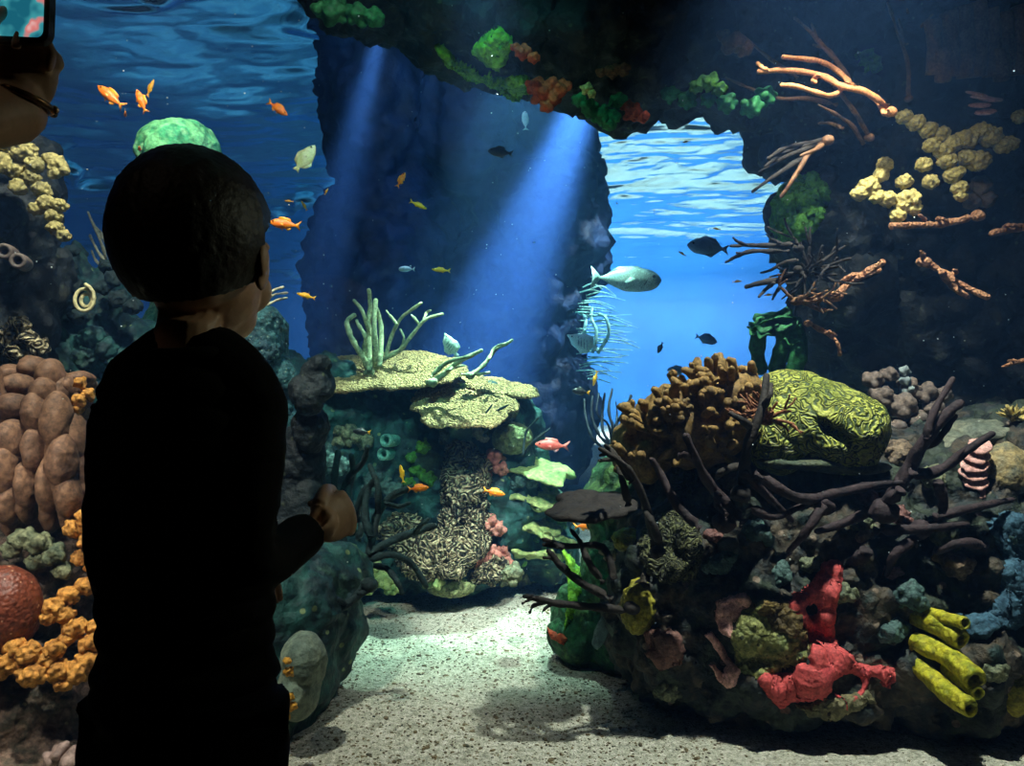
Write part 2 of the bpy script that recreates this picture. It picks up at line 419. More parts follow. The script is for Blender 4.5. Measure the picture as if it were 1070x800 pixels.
# --- right cliff and its arch over the gap
ROCKS['cliff'] = rock('reef_cliff', [
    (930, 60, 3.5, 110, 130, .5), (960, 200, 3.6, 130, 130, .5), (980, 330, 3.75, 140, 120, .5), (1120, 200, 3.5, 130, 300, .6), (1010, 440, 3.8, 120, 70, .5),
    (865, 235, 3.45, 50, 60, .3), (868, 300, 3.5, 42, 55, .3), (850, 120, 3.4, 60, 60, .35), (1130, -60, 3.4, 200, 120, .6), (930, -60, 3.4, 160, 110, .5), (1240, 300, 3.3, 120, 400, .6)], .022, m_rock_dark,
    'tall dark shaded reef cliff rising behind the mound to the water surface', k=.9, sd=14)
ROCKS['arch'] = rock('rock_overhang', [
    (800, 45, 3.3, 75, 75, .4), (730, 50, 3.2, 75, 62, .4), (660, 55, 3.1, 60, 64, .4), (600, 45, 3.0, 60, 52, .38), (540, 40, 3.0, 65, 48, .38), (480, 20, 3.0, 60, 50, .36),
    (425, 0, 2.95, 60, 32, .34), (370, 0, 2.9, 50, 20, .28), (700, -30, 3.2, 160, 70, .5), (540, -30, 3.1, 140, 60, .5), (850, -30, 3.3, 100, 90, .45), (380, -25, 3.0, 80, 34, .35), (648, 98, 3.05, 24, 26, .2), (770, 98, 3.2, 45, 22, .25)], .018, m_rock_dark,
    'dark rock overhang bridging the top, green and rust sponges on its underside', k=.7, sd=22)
# --- far pillar
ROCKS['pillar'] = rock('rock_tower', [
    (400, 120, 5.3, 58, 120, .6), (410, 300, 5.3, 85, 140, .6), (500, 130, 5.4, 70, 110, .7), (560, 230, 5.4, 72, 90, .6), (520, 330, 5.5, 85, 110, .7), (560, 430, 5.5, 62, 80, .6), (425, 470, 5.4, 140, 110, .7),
    (570, 130, 5.3, 50, 60, .5), (470, 30, 5.3, 90, 40, .6), (605, 270, 5.3, 26, 36, .3), (380, 60, 5.3, 32, 40, .4)], .035, m_rock_haze,
    'tall dark haze-blue rock pillar behind the light shafts, reaching the surface', k=.9, sd=31)
# --- centre reef
ROCKS['centre'] = rock('reef_rock', [
    (345, 470, 3.75, 60, 95, .3), (400, 470, 3.9, 70, 75, .3), (460, 500, 3.95, 75, 90, .32), (520, 520, 3.95, 55, 78, .3), (565, 560, 4.0, 40, 48, .25), (380, 560, 3.8, 60, 45, .3), (460, 580, 3.85, 90, 34, .3),
    (345, 410, 3.8, 45, 30, .25), (530, 455, 3.95, 30, 40, .25), (300, 440, 3.7, 50, 60, .3)], .014, m_rock_teal,
    'teal mid-tank reef rock carrying the table corals, behind the sand', k=.7, sd=41)
# --- left
ROCKS['left_base'] = rock('reef_rock', [
    (-20, 620, 2.35, 110, 80, .3), (60, 600, 2.5, 75, 70, .28), (30, 740, 2.2, 80, 70, .22), (-60, 760, 2.2, 90, 110, .3), (110, 720, 2.4, 60, 80, .25), (60, 820, 2.1, 110, 60, .25), (180, 700, 2.6, 90, 110, .3), (40, 520, 2.55, 80, 60, .25)], .012, m_rock_brown,
    'brown pitted reef rock low on the left under the orange coral clumps', k=.5, sd=51)
ROCKS['left_tower'] = rock('rock_tower', [
    (-10, 230, 2.7, 60, 110, .22), (20, 190, 2.7, 36, 45, .16), (0, 340, 2.75, 50, 70, .22), (-40, 400, 2.8, 60, 100, .25), (30, 290, 2.8, 40, 40, .18)], .012, m_rock_dark,
    'dark rock tower at the left edge crowned with knobbly tan coral', k=.55, sd=57)
ROCKS['left_spires'] = rock('rock_tower', [
    (75, 330, 3.1, 30, 60, .14), (80, 285, 3.1, 12, 32, .08), (112, 345, 3.2, 24, 62, .14), (118, 310, 3.2, 16, 36, .1), (140, 380, 3.25, 30, 50, .15), (95, 400, 3.2, 60, 40, .2), (60, 400, 3.0, 40, 60, .18)], .012, m_rock_teal,
    'ragged dark teal rock spires behind the brown lobed coral', k=.6, sd=61)
ROCKS['left_back'] = rock('rock_tower', [
    (190, 230, 4.2, 28, 90, .25), (187, 162, 4.2, 42, 36, .22), (200, 420, 4.3, 60, 140, .3), (215, 154, 4.2, 14, 12, .1)], .016,
    mat('mottled_green', [(50, 150, 110), (160, 225, 160), (70, 170, 120), (190, 235, 180)], scale=7, bump=.6, bscale=30, dist=.02),
    'slim rock pillar with a pale green mottled dome showing above the child', k=.35, sd=67)
ROCKS['boy_side'] = rock('rock_tower', [
    (272, 365, 2.9, 34, 42, .13), (285, 350, 2.9, 22, 30, .11), (268, 440, 2.95, 50, 70, .18), (250, 560, 3.0, 60, 90, .2), (300, 392, 2.9, 16, 20, .08)], .011,
    mat('rock_bluegreen', [(20, 54, 62), (44, 86, 88), (26, 60, 70)], scale=7, bump=.9, bscale=60, vor=45, dist=.015, spots=(96, 124, 110), spot_scale=60, spot_size=.2),
    'rounded blue-green rock tower just past the child\'s chin', k=.35, sd=71)
ROCKS['knob'] = rock('coral_rock', [
    (326, 392, 2.7, 13, 20, .05), (334, 382, 2.7, 14, 13, .05), (320, 412, 2.7, 20, 22, .07), (336, 402, 2.7, 16, 16, .06), (322, 440, 2.75, 18, 30, .07), (312, 480, 2.8, 22, 40, .08), (310, 540, 2.8, 30, 60, .1)], .008, m_rock_dark,
    'narrow dark knobbed rock column before the upper table coral', k=.28, sd=77)
ROCKS['low_left'] = rock('reef_rock', [
    (300, 640, 2.5, 60, 75, .2), (345, 650, 2.6, 32, 60, .16), (280, 740, 2.4, 50, 60, .2), (345, 600, 2.65, 40, 36, .16), (310, 700, 2.45, 40, 50, .16)], .011, m_rock_teal,
    'blue-green boulder pile at the left edge of the sand beside the child', k=.35, sd=81)
ROCKS['low_pale'] = rock('boulder', [(318, 690, 2.22, 22, 28, .07), (312, 720, 2.22, 20, 30, .07)], .008, m_rock_pale,
    'smooth pale grey boulder beside the child\'s hip', k=.14, sd=85)
ROCKS['mid_right'] = rock('reef_rock', [
    (612, 650, 2.95, 34, 44, .14), (640, 600, 2.95, 34, 60, .18), (600, 665, 2.9, 28, 26, .1), (640, 670, 2.9, 26, 30, .12), (650, 540, 3.0, 40, 60, .2)], .010, m_rock_green,
    'green mossy rock stump where the sand meets the right mound', k=.4, sd=91)
# ================================================================== coral builders
def crm(pts, sub=4):
    """smooth a polyline"""
    p = [Vector(q) for q in pts]
    if len(p) < 3: 
        return [p[0].lerp(p[1], t / 4) for t in range(5)]
    q = [p[0] * 2 - p[1]] + p + [p[-1] * 2 - p[-2]]; out = []
    for i in range(1, len(q) - 2):
        for t in range(sub):
            t /= sub
            out.append(.5 * ((2 * q[i]) + (q[i + 1] - q[i - 1]) * t + (2 * q[i - 1] - 5 * q[i] + 4 * q[i + 1] - q[i + 2]) * t * t + (3 * q[i] - q[i - 1] - 3 * q[i + 1] + q[i + 2]) * t ** 3))
    return out + [p[-1]]
def conv(x0, y0, s): return lambda pts: [(x0 + s * a, y0 + s * b_) for a, b_ in pts]
def stroke(mb, pts, Y, r, tip=.55, dY=0, n=9, sub=4, wob=.12, bend=.04):
    """a branch through those pixels at distance about Y; r = radius in pixels"""
    m = len(pts); ph = R.random() * 6
    w3 = []
    for i, (x, y) in enumerate(pts):
        t = i / (m - 1); w3.append(P(x, y, Y + dY * t + bend * math.sin(ph + 4 * t)))
    c = crm(w3, sub); k = len(c)
    rr = [r * Y / F * (1 - (1 - tip) * (i / (k - 1)) ** 1.3) * (1 + .10 * math.sin(i * 2.1 + ph)) for i in range(k)]
    mb.tube(c, rr, n, wob)
def antler(name, label, m, Y, strokes, cat='coral', base=None, k=1, group=None, dd=.0, part='branch', tip=.55):
    """strokes: (points px, radius px[, dY]); every branch a part of its own"""
    x, y = strokes[0][0][0]
    root_pt = P(*(base or (x, y)), Y)
    e = empty(name, root_pt, label, cat, group)
    hb = MB(); rr = strokes[0][1] * Y / F * 1.9
    hb.blob(root_pt, (rr, rr, rr * .8), 3, amp=rr * .3, scale=40)
    obj('holdfast', hb, m, e)
    for i, s in enumerate(strokes):
        b = MB(); stroke(b, s[0], Y + (R.random() - .5) * dd, s[1], tip=tip, dY=s[2] if len(s) > 2 else (R.random() - .5) * .1)
        obj(part, b, m, e, disp=[D('fbm', .0035 * k, 60, 2, i)])
    return e
def grow(mb, p, d, L, r, depth, spread=.6, up=.25, n=7, nodes=3, tip=.7):
    p = Vector(p); d = Vector(d).normalized(); pts = [p.copy()]; dirs = [d.copy()]
    steps = 4
    for i in range(steps):
        d = (d + Vector((R.gauss(0, .13), R.gauss(0, .13), R.gauss(0, .13) + up * .15))).normalized()
        p = p + d * L / steps; pts.append(p.copy()); dirs.append(d.copy())
    rr = [r * (1 - (1 - tip) * i / steps) for i in range(steps + 1)]
    mb.tube(pts, rr, n, .12)
    if depth > 0:
        for k in range(nodes):
            j = 1 + int(R.random() * steps) if k else steps
            j = min(j, steps)
            nd = (dirs[j] + Vector((R.gauss(0, spread), R.gauss(0, spread), R.gauss(0, spread) + up * .4))).normalized()
            grow(mb, pts[j], nd, L * R.uniform(.5, .8), rr[j] * .85, depth - 1, spread, up, n, nodes, tip)
def bush(name, label, m, base, n_br, L, r, depth=1, d0=(0, 0, 1), fan=.7, spread=.6, up=.2, cat='coral', group=None, nodes=3, part='branch', tip=.7):
    e = empty(name, base, label, cat, group)
    hb = MB(); hb.blob(base, (r * 3, r * 3, r * 2.2), 3, amp=r * .6, scale=30); obj('holdfast', hb, m, e)
    for i in range(n_br):
        d = Vector(d0) + Vector((R.gauss(0, fan), R.gauss(0, fan), R.gauss(0, fan * .5)))
        b = MB(); grow(b, Vector(base), d, L * R.uniform(.7, 1.1), r, depth, spread, up, 7, nodes, tip)
        obj(part, b, m, e, disp=[D('fbm', r * .25, 70, 2, i)])
    return e
def cauli(mb, c, r, n=26, small=.33, sub=2, squash=.85):
    """a crumbly lump: core and knuckles"""
    c = Vector(c); mb.blob(c, (r * .8, r * .8, r * .8 * squash), 2)
    for i in range(n):
        z = 1 - 2 * (i + .5) / n; a = i * 2.39996 + R.random() * .5; q = math.sqrt(max(0, 1 - z * z))
        d = Vector((q * math.cos(a), q * math.sin(a), z * squash)); rr = r * small * R.uniform(.75, 1.25)
        mb.blob(c + d * r * R.uniform(.7, .9), (rr, rr, rr * R.uniform(.8, 1.1)), sub)
def lumps(name, label, m, spots, vox=.006, cat='coral', part='lobe', knuck=22, small=.34, group=None, amp=.004, S=None, Y=None, back=.3):
    """spots: (px, py, r px). each lump a part"""
    pts = []
    for s in spots:
        yy = s[3] if len(s) > 3 else Y
        p = P(s[0], s[1], yy) if yy else S.hit(s[0], s[1])[0]
        r = s[2] * p.y / F
        pts.append((p, r))
    lo = min(pts, key=lambda q: q[0].z)[0]
    e = empty(name, lo, label, cat, group)
    for i, (p, r) in enumerate(pts):
        b = MB(); cauli(b, p, r, knuck, small)
        solid(part, b, max(vox, r * .075), m, e, disp=[D('fbm', amp, 50, 3, i), D('fbm', amp * .5, 140, 2, i + 3)], smooth=1)
    return e
def dome(name, label, m, c, r, sub=6, disp=None, rot=None, cat='coral', group=None, parent=None):
    b = MB(); b.blob(c, r, sub, rot=rot)
    return obj(name, b, m, parent, label, cat, group, disp=disp)
def poly_d(X, Y, poly):
    """signed distance in pixels, positive inside"""
    poly = np.array(poly, float); n = len(poly); ins = np.zeros(X.shape, bool); d = np.full(X.shape, 1e9)
    for i in range(n):
        x1, y1 = poly[i]; x2, y2 = poly[(i + 1) % n]
        t = np.clip(((X - x1) * (x2 - x1) + (Y - y1) * (y2 - y1)) / max((x2 - x1) ** 2 + (y2 - y1) ** 2, 1e-9), 0, 1)
        d = np.minimum(d, np.hypot(X - x1 - t * (x2 - x1), Y - y1 - t * (y2 - y1)))
        c = ((y1 > Y) != (y2 > Y)) & (X < (x2 - x1) * (Y - y1) / ((y2 - y1) if y2 != y1 else 1e-9) + x1)
        ins ^= c
    return np.where(ins, d, -d)
def patch(name, label, m, S, poly, thick=.018, holes=(), step=1.6, soft=6, cat='sponge', disp=None, rag=3, parent=None, group=None, seed=0, jump=.08, edge=1.0):
    """a growth that crusts the rock under that outline: sits on the rock's own surface, with real thickness"""
    xs = np.arange(min(p[0] for p in poly) - 4, max(p[0] for p in poly) + 4, step); ys = np.arange(min(p[1] for p in poly) - 4, max(p[1] for p in poly) + 4, step)
    X, Yv = np.meshgrid(xs, ys); sd = poly_d(X, Yv, poly)
    nz = fbm(np.stack([X.ravel(), Yv.ravel(), X.ravel() * 0 + seed], 1), .11, 3, seed + 2).reshape(X.shape)
    sd = sd + rag * nz
    for hx, hy, hr, hr2 in holes:
        q = np.hypot((X - hx) / hr, (Yv - hy) / hr2); sd = np.minimum(sd, (q - 1) * min(hr, hr2))
    nx, ny = len(xs), len(ys); HN = {}; DD = np.full((ny, nx), np.nan)
    for j in range(ny):
        for i in range(nx):
            if sd[j, i] > -edge: HN[(j, i)] = S.hit(xs[i], ys[j]); DD[j, i] = HN[(j, i)][0].y
    for _ in range(5):      # bridge the crevices
        st = np.stack([np.roll(np.roll(DD, a, 0), c_, 1) for a in (-2, 0, 2) for c_ in (-2, 0, 2)]); ok = ~np.isnan(st)
        bl = np.where(ok, st, 0).sum(0) / np.maximum(ok.sum(0), 1); DD = np.where(np.isnan(DD), np.nan, np.minimum(DD, bl))
    idx = -np.ones((ny, nx), int); V = []; B_ = []
    for j in range(ny):
        for i in range(nx):
            if sd[j, i] > -edge:
                h, n = HN[(j, i)]; h = Vector((0, 0, CAMZ)) + (h - Vector((0, 0, CAMZ))) * (DD[j, i] / max(h.y, 1e-6))
                t = min(max(sd[j, i] / soft, 0), 1); t = math.sqrt(1 - (1 - t) ** 2)
                V.append((h + n * (thick * (t * 1.15 - .15)))[:]); B_.append((h + Vector((0, 1, 0)) * .05)[:]); idx[j, i] = len(V) - 1
    V = np.array(V); fs = []; n0 = len(V)
    from collections import Counter
    edges = Counter(); 
    for j in range(ny - 1):
        for i in range(nx - 1):
            q = (idx[j, i], idx[j + 1, i], idx[j + 1, i + 1], idx[j, i + 1])
            if min(q) < 0: continue
            yy = V[list(q), 1]
            if yy.max() - yy.min() > jump: continue
            fs.append(q)
            for a in range(4): edges[(q[a], q[(a + 1) % 4])] += 1
    back = [tuple(a + n0 for a in q[::-1]) for q in fs]
    side = [(b_, a, a + n0, b_ + n0) for (a, b_) in edges if (b_, a) not in edges]
    b = MB(); b.add(np.concatenate([V, np.array(B_)]), fs + back + side)
    return obj(name, b, m, parent, label, cat if parent is None else None, group, disp=disp)
def plate(mb, c, rx, ry, th=.012, tilt=(0, 0, 0), rag=.18, seed=0, nr=26, na=110, cup=.0, ruff=.0, nrm=.004, nscale=70):
    """a table or leaf plate: ragged outline, rounded rim, real thickness"""
    M = Euler(tilt).to_matrix(); c = Vector(c)
    A = 2 * np.pi * np.arange(na) / na; ca, sa = np.cos(A), np.sin(A); z0 = np.zeros(na)
    O = 1 + rag * (vnoise(np.stack([ca * 2 + seed, sa * 2, z0 + seed * 1.3], 1), seed) + .5 * vnoise(np.stack([ca * 7 + seed, sa * 7, z0 + seed], 1), seed))
    def ring(rho, side):
        e = math.sqrt(max(0, 1 - rho ** 6))
        z = side * th * (.15 + .85 * e) * .5 + cup * rho ** 2 + ruff * rho ** 2 * np.sin(A * 5 + seed + 2 * np.sin(A * 2))
        return np.stack([ca * rx * rho * O, sa * ry * rho * O, z], 1).tolist()
    rhos = [(.02 + .98 * (i / (nr - 1))) for i in range(nr)]
    v = []; 
    for r_ in rhos: v += ring(r_, 1)
    for r_ in rhos[::-1]: v += ring(r_, -1)
    v = np.array(v); f = []
    for i in range(2 * nr - 1):
        for k in range(na):
            k2 = (k + 1) % na; f.append((i * na + k, (i + 1) * na + k, (i + 1) * na + k2, i * na + k2))
    f.append(tuple(range(na))); f.append(tuple((2 * nr - 1) * na + k for k in range(na))[::-1])
    w = v @ np.array(M).T + np.array(c)
    return mb.add(w, f)
def tube_sponge(mb, pts, r0, r1, inner=.55, n=20, lip=.15):
    """open-mouthed tube: outer wall, rolled lip and inner bore"""
    c = crm(pts, 6); k = len(c); rr = [r0 + (r1 - r0) * (i / (k - 1)) for i in range(k)]
    d = (c[-1] - c[-2]).normalized()
    P_ = list(c) + [c[-1] + d * r1 * .18, c[-1] + d * r1 * .22, c[-1] + d * r1 * .1, c[-1] - d * r1 * .8, c[-1] - d * r1 * 1.6]
    Q_ = rr + [r1 * .92, r1 * .72, r1 * inner, r1 * inner * .9, r1 * inner * .5]
    rings = []; prev = None; m = len(P_); t, a, b = frame_of(c[1] - c[0])
    v = []; f = []
    for i in range(m):
        t = (c[min(i + 1, k - 1)] - c[min(max(i - 1, 0), k - 2)]).normalized() if i < k else d
        a = (a - t * a.dot(t)).normalized(); b = t.cross(a)
        for q in range(n):
            th = 2 * math.pi * q / n; v.append((P_[i] + a * math.cos(th) * Q_[i] + b * math.sin(th) * Q_[i])[:])
    for i in range(m - 1):
        for q in range(n):
            q2 = (q + 1) % n; f.append((i * n + q, i * n + q2, (i + 1) * n + q2, (i + 1) * n + q))
    f.append(tuple(range(n))[::-1]); f.append(tuple((m - 1) * n + q for q in range(n)))
    return mb.add(v, f)
# ================================================================== right side growth
SM = Surf([ROCKS['mound'], ROCKS['foot'], ROCKS['mid_right']])
SA = Surf([ROCKS['arch'], ROCKS['cliff']])
SR = Surf([ROCKS[k] for k in ('mound', 'foot', 'mid_right', 'arch', 'cliff')])
m_brain = mat('brain_coral_green', [(128, 138, 52), (168, 172, 74), (146, 156, 62)], scale=5, rough=.6, bump=.9, bscale=90, dist=.006, brain=33, groove=(60, 76, 30))
m_red = mat('red_sponge', [(176, 60, 62), (206, 84, 80), (190, 66, 70)], scale=16, rough=.75, bump=.5, bscale=120, vor=60, dist=.004)
m_pink = mat('pink_crust', [(206, 150, 140), (228, 176, 164)], scale=18, rough=.8, bump=.4, bscale=120, dist=.003, spots=(150, 100, 96), spot_scale=70, spot_size=.14)
m_ytube = mat('yellow_tube_sponge', [(130, 140, 20), (186, 176, 34), (96, 116, 22)], scale=12, rough=.7, bump=.9, bscale=70, vor=45, dist=.008)
m_blue = mat('blue_sponge', [(28, 58, 78), (60, 96, 114), (38, 72, 92)], scale=12, rough=.85, bump=.8, bscale=90, vor=50, dist=.006)
m_orange_polyp = mat('orange_polyp', [(190, 84, 30), (214, 108, 42)], scale=20, rough=.6, bump=.3, bscale=100, dist=.003)
m_bush = mat('bush_coral_brown', [(70, 54, 26), (136, 106, 54), (100, 78, 34)], scale=9, rough=.75, bump=.6, bscale=120, dist=.004)
m_olive = mat('olive_coral', [(104, 106, 30), (156, 146, 44), (84, 92, 34)], scale=14, rough=.75, bump=.9, bscale=90, vor=70, dist=.006)
m_dkbr = mat('dark_branch', [(20, 18, 17), (44, 38, 32), (28, 25, 24)], scale=12, rough=.8, bump=.7, bscale=110, dist=.005)
m_purp = mat('purple_branch', [(24, 18, 22), (56, 42, 44), (34, 26, 30)], scale=10, rough=.8, bump=.7, bscale=100, dist=.006)
m_finger = mat('orange_finger', [(188, 112, 62), (222, 150, 92)], scale=14, rough=.7, bump=.5, bscale=120, dist=.004)
m_fingerbr = mat('brown_finger', [(96, 66, 42), (132, 92, 60)], scale=14, rough=.7, bump=.5, bscale=120, dist=.004)
m_tanknob = mat('tan_knob', [(150, 132, 72), (196, 176, 104), (170, 150, 80)], scale=14, rough=.75, bump=.6, bscale=110, vor=80, dist=.005)
m_greyknob = mat('grey_knob', [(74, 64, 58), (112, 96, 84), (84, 78, 76)], scale=10, rough=.75, bump=.6, bscale=90, dist=.005)
m_moss = mat('moss_green', [(34, 84, 30), (84, 140, 44), (50, 100, 34)], scale=10, rough=.85, bump=.9, bscale=70, vor=40, dist=.01)
m_rust = mat('rust_sponge', [(150, 52, 26), (188, 78, 36)], scale=14, rough=.8, bump=.8, bscale=80, vor=50, dist=.008)
m_plategr = mat('green_plate', [(26, 92, 52), (52, 132, 72)], scale=10, rough=.7, bump=.5, bscale=70, dist=.006)

# big yellow-green brain coral
b = MB()
rb(b, 850, 440, 2.55, 62, 46, .17, (0, 0, .1)); rb(b, 880, 450, 2.5, 46, 46, .16); rb(b, 825, 415, 2.6, 42, 30, .14); rb(b, 815, 460, 2.55, 32, 34, .12)
solid('brain_coral', b, .0042, m_brain, label='large yellow-green brain coral with winding ridges, sitting atop the right mound', cat='coral',
      disp=[D('fbm', .03, 5, 3, 4), lambda a: -.05 * np.exp(-(((a[:, 0] - P(868, 452, 2.4).x) * .7 + (a[:, 2] - P(868, 452, 2.4).z) * .9) / .016) ** 2 - (((a[:, 0] - P(868, 452, 2.4).x) * .7 - (a[:, 2] - P(868, 452, 2.4).z) * .5) / .05) ** 2), D('fbm', .003, 40, 2, 8)], smooth=2)
# ledge under it
b = MB(); rb(b, 850, 482, 2.5, 60, 9, .12); rb(b, 880, 487, 2.5, 50, 8, .12)
solid('coral_ledge', b, .008, mat('ledge_green', [(40, 62, 48), (86, 88, 58)], scale=10, bump=.7, bscale=80), label='thin grey-green ledge beneath the large brain coral', cat='coral', disp=[D('fbm', .01, 14, 3, 2)])
# second olive brain crusts
patch('maze_coral', 'olive maze coral crust with fine winding grooves, below the dark branches', mat('maze_olive', [(70, 76, 44), (108, 108, 66)], scale=9, bump=.8, bscale=80, brain=34, groove=(34, 38, 22)), SM,
      [(676, 545), (700, 535), (728, 548), (736, 575), (728, 605), (700, 610), (676, 600), (668, 570)], .03, cat='coral', disp=[D('brain', .006, 60, 2, 3)], step=1.1, soft=12)
patch('maze_coral', 'pale olive maze coral crust just under the yellow patch, among dark branches', mat('maze_olive', [(0,0,0)]), SM, [(708, 480), (722, 486), (730, 500), (722, 520), (706, 522), (700, 500)], .03, cat='coral', disp=[D('brain', .006, 60, 2, 5)], step=1.1, soft=8)
for (x, y, w_, h_, lab) in ((669, 635, 19, 29, 'olive-yellow bumpy dome coral on the left face of the right mound'), (702, 470, 14, 24, 'bright yellow upright sponge lobe between dark branches'),
                      (657, 565, 17, 12, 'small yellow-olive coral mound above the olive dome'), (1064, 725, 16, 24, 'yellow-olive coral lump at the right edge below the blue sponge')):
    c, n = SM.hit(x, y); s = c.y / F
    dome('coral_mound' if 'sponge' not in lab else 'sponge', lab, m_olive, c + Vector((0, .02, 0)), (w_ * s, .06, h_ * s), 5, [D('fbm', .012, 12, 3, int(x)), D('cell', .012, 45, 3, 3)], cat='coral' if 'sponge' not in lab else 'sponge')
# red sponge, pink crusts, blue sponge
C8 = conv(770, 560, .3); C6 = conv(540, 560, .3); C5 = conv(540, 360, .3); C7 = conv(770, 360, .3); P6 = conv(740, 200, .3125); P4 = conv(740, 0, .3125)
patch('encrusting_sponge', 'coral-red encrusting sponge spread down the right mound, with two dark holes', m_red, SM,
      C8([(300, 95), (340, 85), (365, 110), (370, 160), (350, 230), (340, 290), (345, 350), (370, 400), (420, 440), (470, 450), (550, 460), (552, 500), (530, 530), (500, 500), (470, 490), (455, 530), (420, 580), (370, 615), (345, 600), (350, 570), (330, 540), (310, 560), (250, 580), (200, 570), (150, 600), (110, 560), (75, 510), (85, 480), (130, 475), (200, 480), (230, 450), (255, 450), (260, 380), (230, 320), (190, 290), (178, 250), (200, 205), (240, 190), (265, 160)]),
      .022, holes=[(848.6, 636.5, 8, 8), (884, 716, 17, 12)], soft=7, disp=[D('fbm', .006, 22, 3, 6)], step=1.3, rag=2, jump=.3)
patch('encrusting_sponge', 'pale pink crust of overlapping rounds, upper one left of the red sponge', m_pink, SM,
      C6([(740, 210), (800, 200), (820, 230), (800, 290), (760, 295), (750, 350), (720, 340), (690, 290), (695, 230)]), .014, soft=4, step=1.2, rag=2, disp=[D('cell', .010, 22, 3, 6)])
patch('encrusting_sponge', 'hook-shaped pale pink crust, lower one left of the red sponge', m_pink, SM,
      C6([(655, 345), (680, 335), (725, 390), (750, 440), (778, 470), (762, 520), (730, 530), (700, 490), (668, 448), (690, 450), (718, 478), (732, 452), (695, 400)]), .014, soft=4, step=1.1, rag=1.2)
patch('encrusting_sponge', 'dusty blue encrusting sponge at the right edge above the yellow tubes', m_blue, SM,
      [(1030, 545), (1055, 535), (1082, 540), (1085, 640), (1060, 657), (1045, 655), (1030, 670), (1015, 667), (1001, 642), (1022, 645), (1045, 625), (1050, 590)], .022, soft=7, step=1.5, disp=[D('cell', .01, 40, 3, 6)])
patch('encrusting_sponge', 'small pinkish crust patch to the right of the red sponge top', m_pink, SM, [(925, 592), (940, 592), (945, 600), (932, 606), (922, 600)], .014, soft=3, step=1.1, rag=1)
patch('encrusting_coral', 'pale green-yellow coral crust between the pink crust and the red sponge', mat('crust_green', [(84, 100, 56), (138, 140, 80), (104, 112, 60)], scale=16, bump=.9, bscale=90, vor=60, spots=(60, 62, 34), spot_scale=30, spot_size=.2), SM,
      [(772, 640), (800, 625), (822, 640), (845, 665), (843, 690), (815, 702), (795, 712), (772, 700), (765, 670)], .02, cat='coral', soft=9, disp=[D('cell', .012, 45, 3, 4)])
patch('encrusting_coral', 'brown bumpy coral crust above the pale green crust by the red sponge', mat('crust_brown', [(70, 56, 30), (120, 100, 50)], scale=14, bump=.9, bscale=90, vor=60), SM,
      [(785, 632), (815, 622), (838, 650), (846, 680), (822, 668), (800, 655)], .03, cat='coral', soft=9, disp=[D('cell', .02, 35, 3, 4)])
patch('encrusting_coral', 'dull rose coral crust low on the left face of the right mound', mat('crust_rose', [(96, 66, 60), (130, 92, 80)], scale=14, bump=.7, bscale=90), SM,
      [(676, 660), (700, 656), (716, 672), (712, 695), (690, 700), (674, 685)], .018, cat='coral', soft=9, disp=[D('fbm', .01, 30, 3, 4)])
patch('encrusting_coral', 'tan rough coral crust along the lower rim of the right mound', mat('crust_tan', [(92, 90, 62), (140, 130, 92)], scale=14, bump=.9, bscale=90, vor=60), SM,
      [(832, 738), (870, 730), (905, 722), (915, 735), (880, 750), (845, 748)], .018, cat='coral', soft=6, disp=[D('fbm', .01, 30, 3, 4)])

# yellow tube sponges
def yt(pts, r0, r1, label, back=.05, mouth=.05):
    q = C8(pts); c0 = SM.hit(*q[0])[0] + Vector((0, .03, 0)); m_ = len(q)
    w3 = [P(x, y, SM.hit(*q[0])[0].y + .01 - (back + mouth) * (i / (m_ - 1)) * 1.2) for i, (x, y) in enumerate(q)]
    w3[0] = c0; s = c0.y / F * .3
    w3[-1] = w3[-1] + Vector((0, -.02, 0))
    b = MB(); tube_sponge(b, w3, r0 * s, r1 * s, n=26)
    obj('tube_sponge', b, m_ytube, label=label, cat='sponge', group='yellow tube sponges', disp=[D('fbm', .005, 40, 3, int(r0)), D('cell', .004, 60, 2, 3)])
yt([(620, 285), (690, 305), (765, 350)], 34, 34, 'yellow tube sponge, widest and second highest of the tubes')
yt([(650, 268), (710, 280), (778, 296)], 20, 22, 'short yellow tube sponge, topmost mouth of the tubes')
yt([(640, 380), (740, 420), (812, 488)], 34, 38, 'long yellow tube sponge with a round mouth, middle of the tubes', .07)
yt([(720, 450), (770, 490), (822, 535)], 24, 22, 'stubby yellow tube sponge tucked under the middle tube')
yt([(650, 460), (715, 530), (796, 588)], 32, 32, 'lowest yellow tube sponge, slanting down to its small mouth', .07)

# orange polyp clusters: one cup built, the others copied
pm = MB(); tube_sponge(pm, [(0, 0, 0), (0, -.006, .002), (0, -.014, .003)], .0075, .0085, inner=.5, n=12)
def polyps(label, spots_):
    c0, _ = SR.hit(*spots_[0][:2]); e = empty('cup_coral', c0, label, 'coral', 'orange cup coral clusters')
    proto = obj('polyp', pm, m_orange_polyp, None, local=True); 
    first = True
    for (x, y, rpx) in spots_:
        nn = max(3, int(rpx * rpx / 14))
        for i in range(nn):
            a, q = R.random() * 6.28, math.sqrt(R.random()) * rpx
            h, n = SR.hit(x + q * math.cos(a), y + q * math.sin(a))
            o = proto if first else proto.copy()
            if not first: COL.objects.link(o)
            first = False
            o.parent = e; o.location = h - n * -.004 - c0
            o.rotation_euler = ((-n).to_track_quat('Y', 'Z') @ Euler((R.gauss(0, .35), 0, R.gauss(0, .35))).to_quaternion()).to_euler()
            s = R.uniform(.8, 1.35); o.scale = (s, s * 1.5, s)
polyps('column of orange cup coral polyps, left cluster under the mound rim', [(722, 757, 9), (736, 750, 8), (729, 772, 9), (724, 788, 10), (737, 790, 8)])
polyps('dense bed of orange cup coral polyps, middle cluster under the mound rim', [(762, 776, 9), (775, 768, 8), (770, 790, 12), (786, 778, 9)])
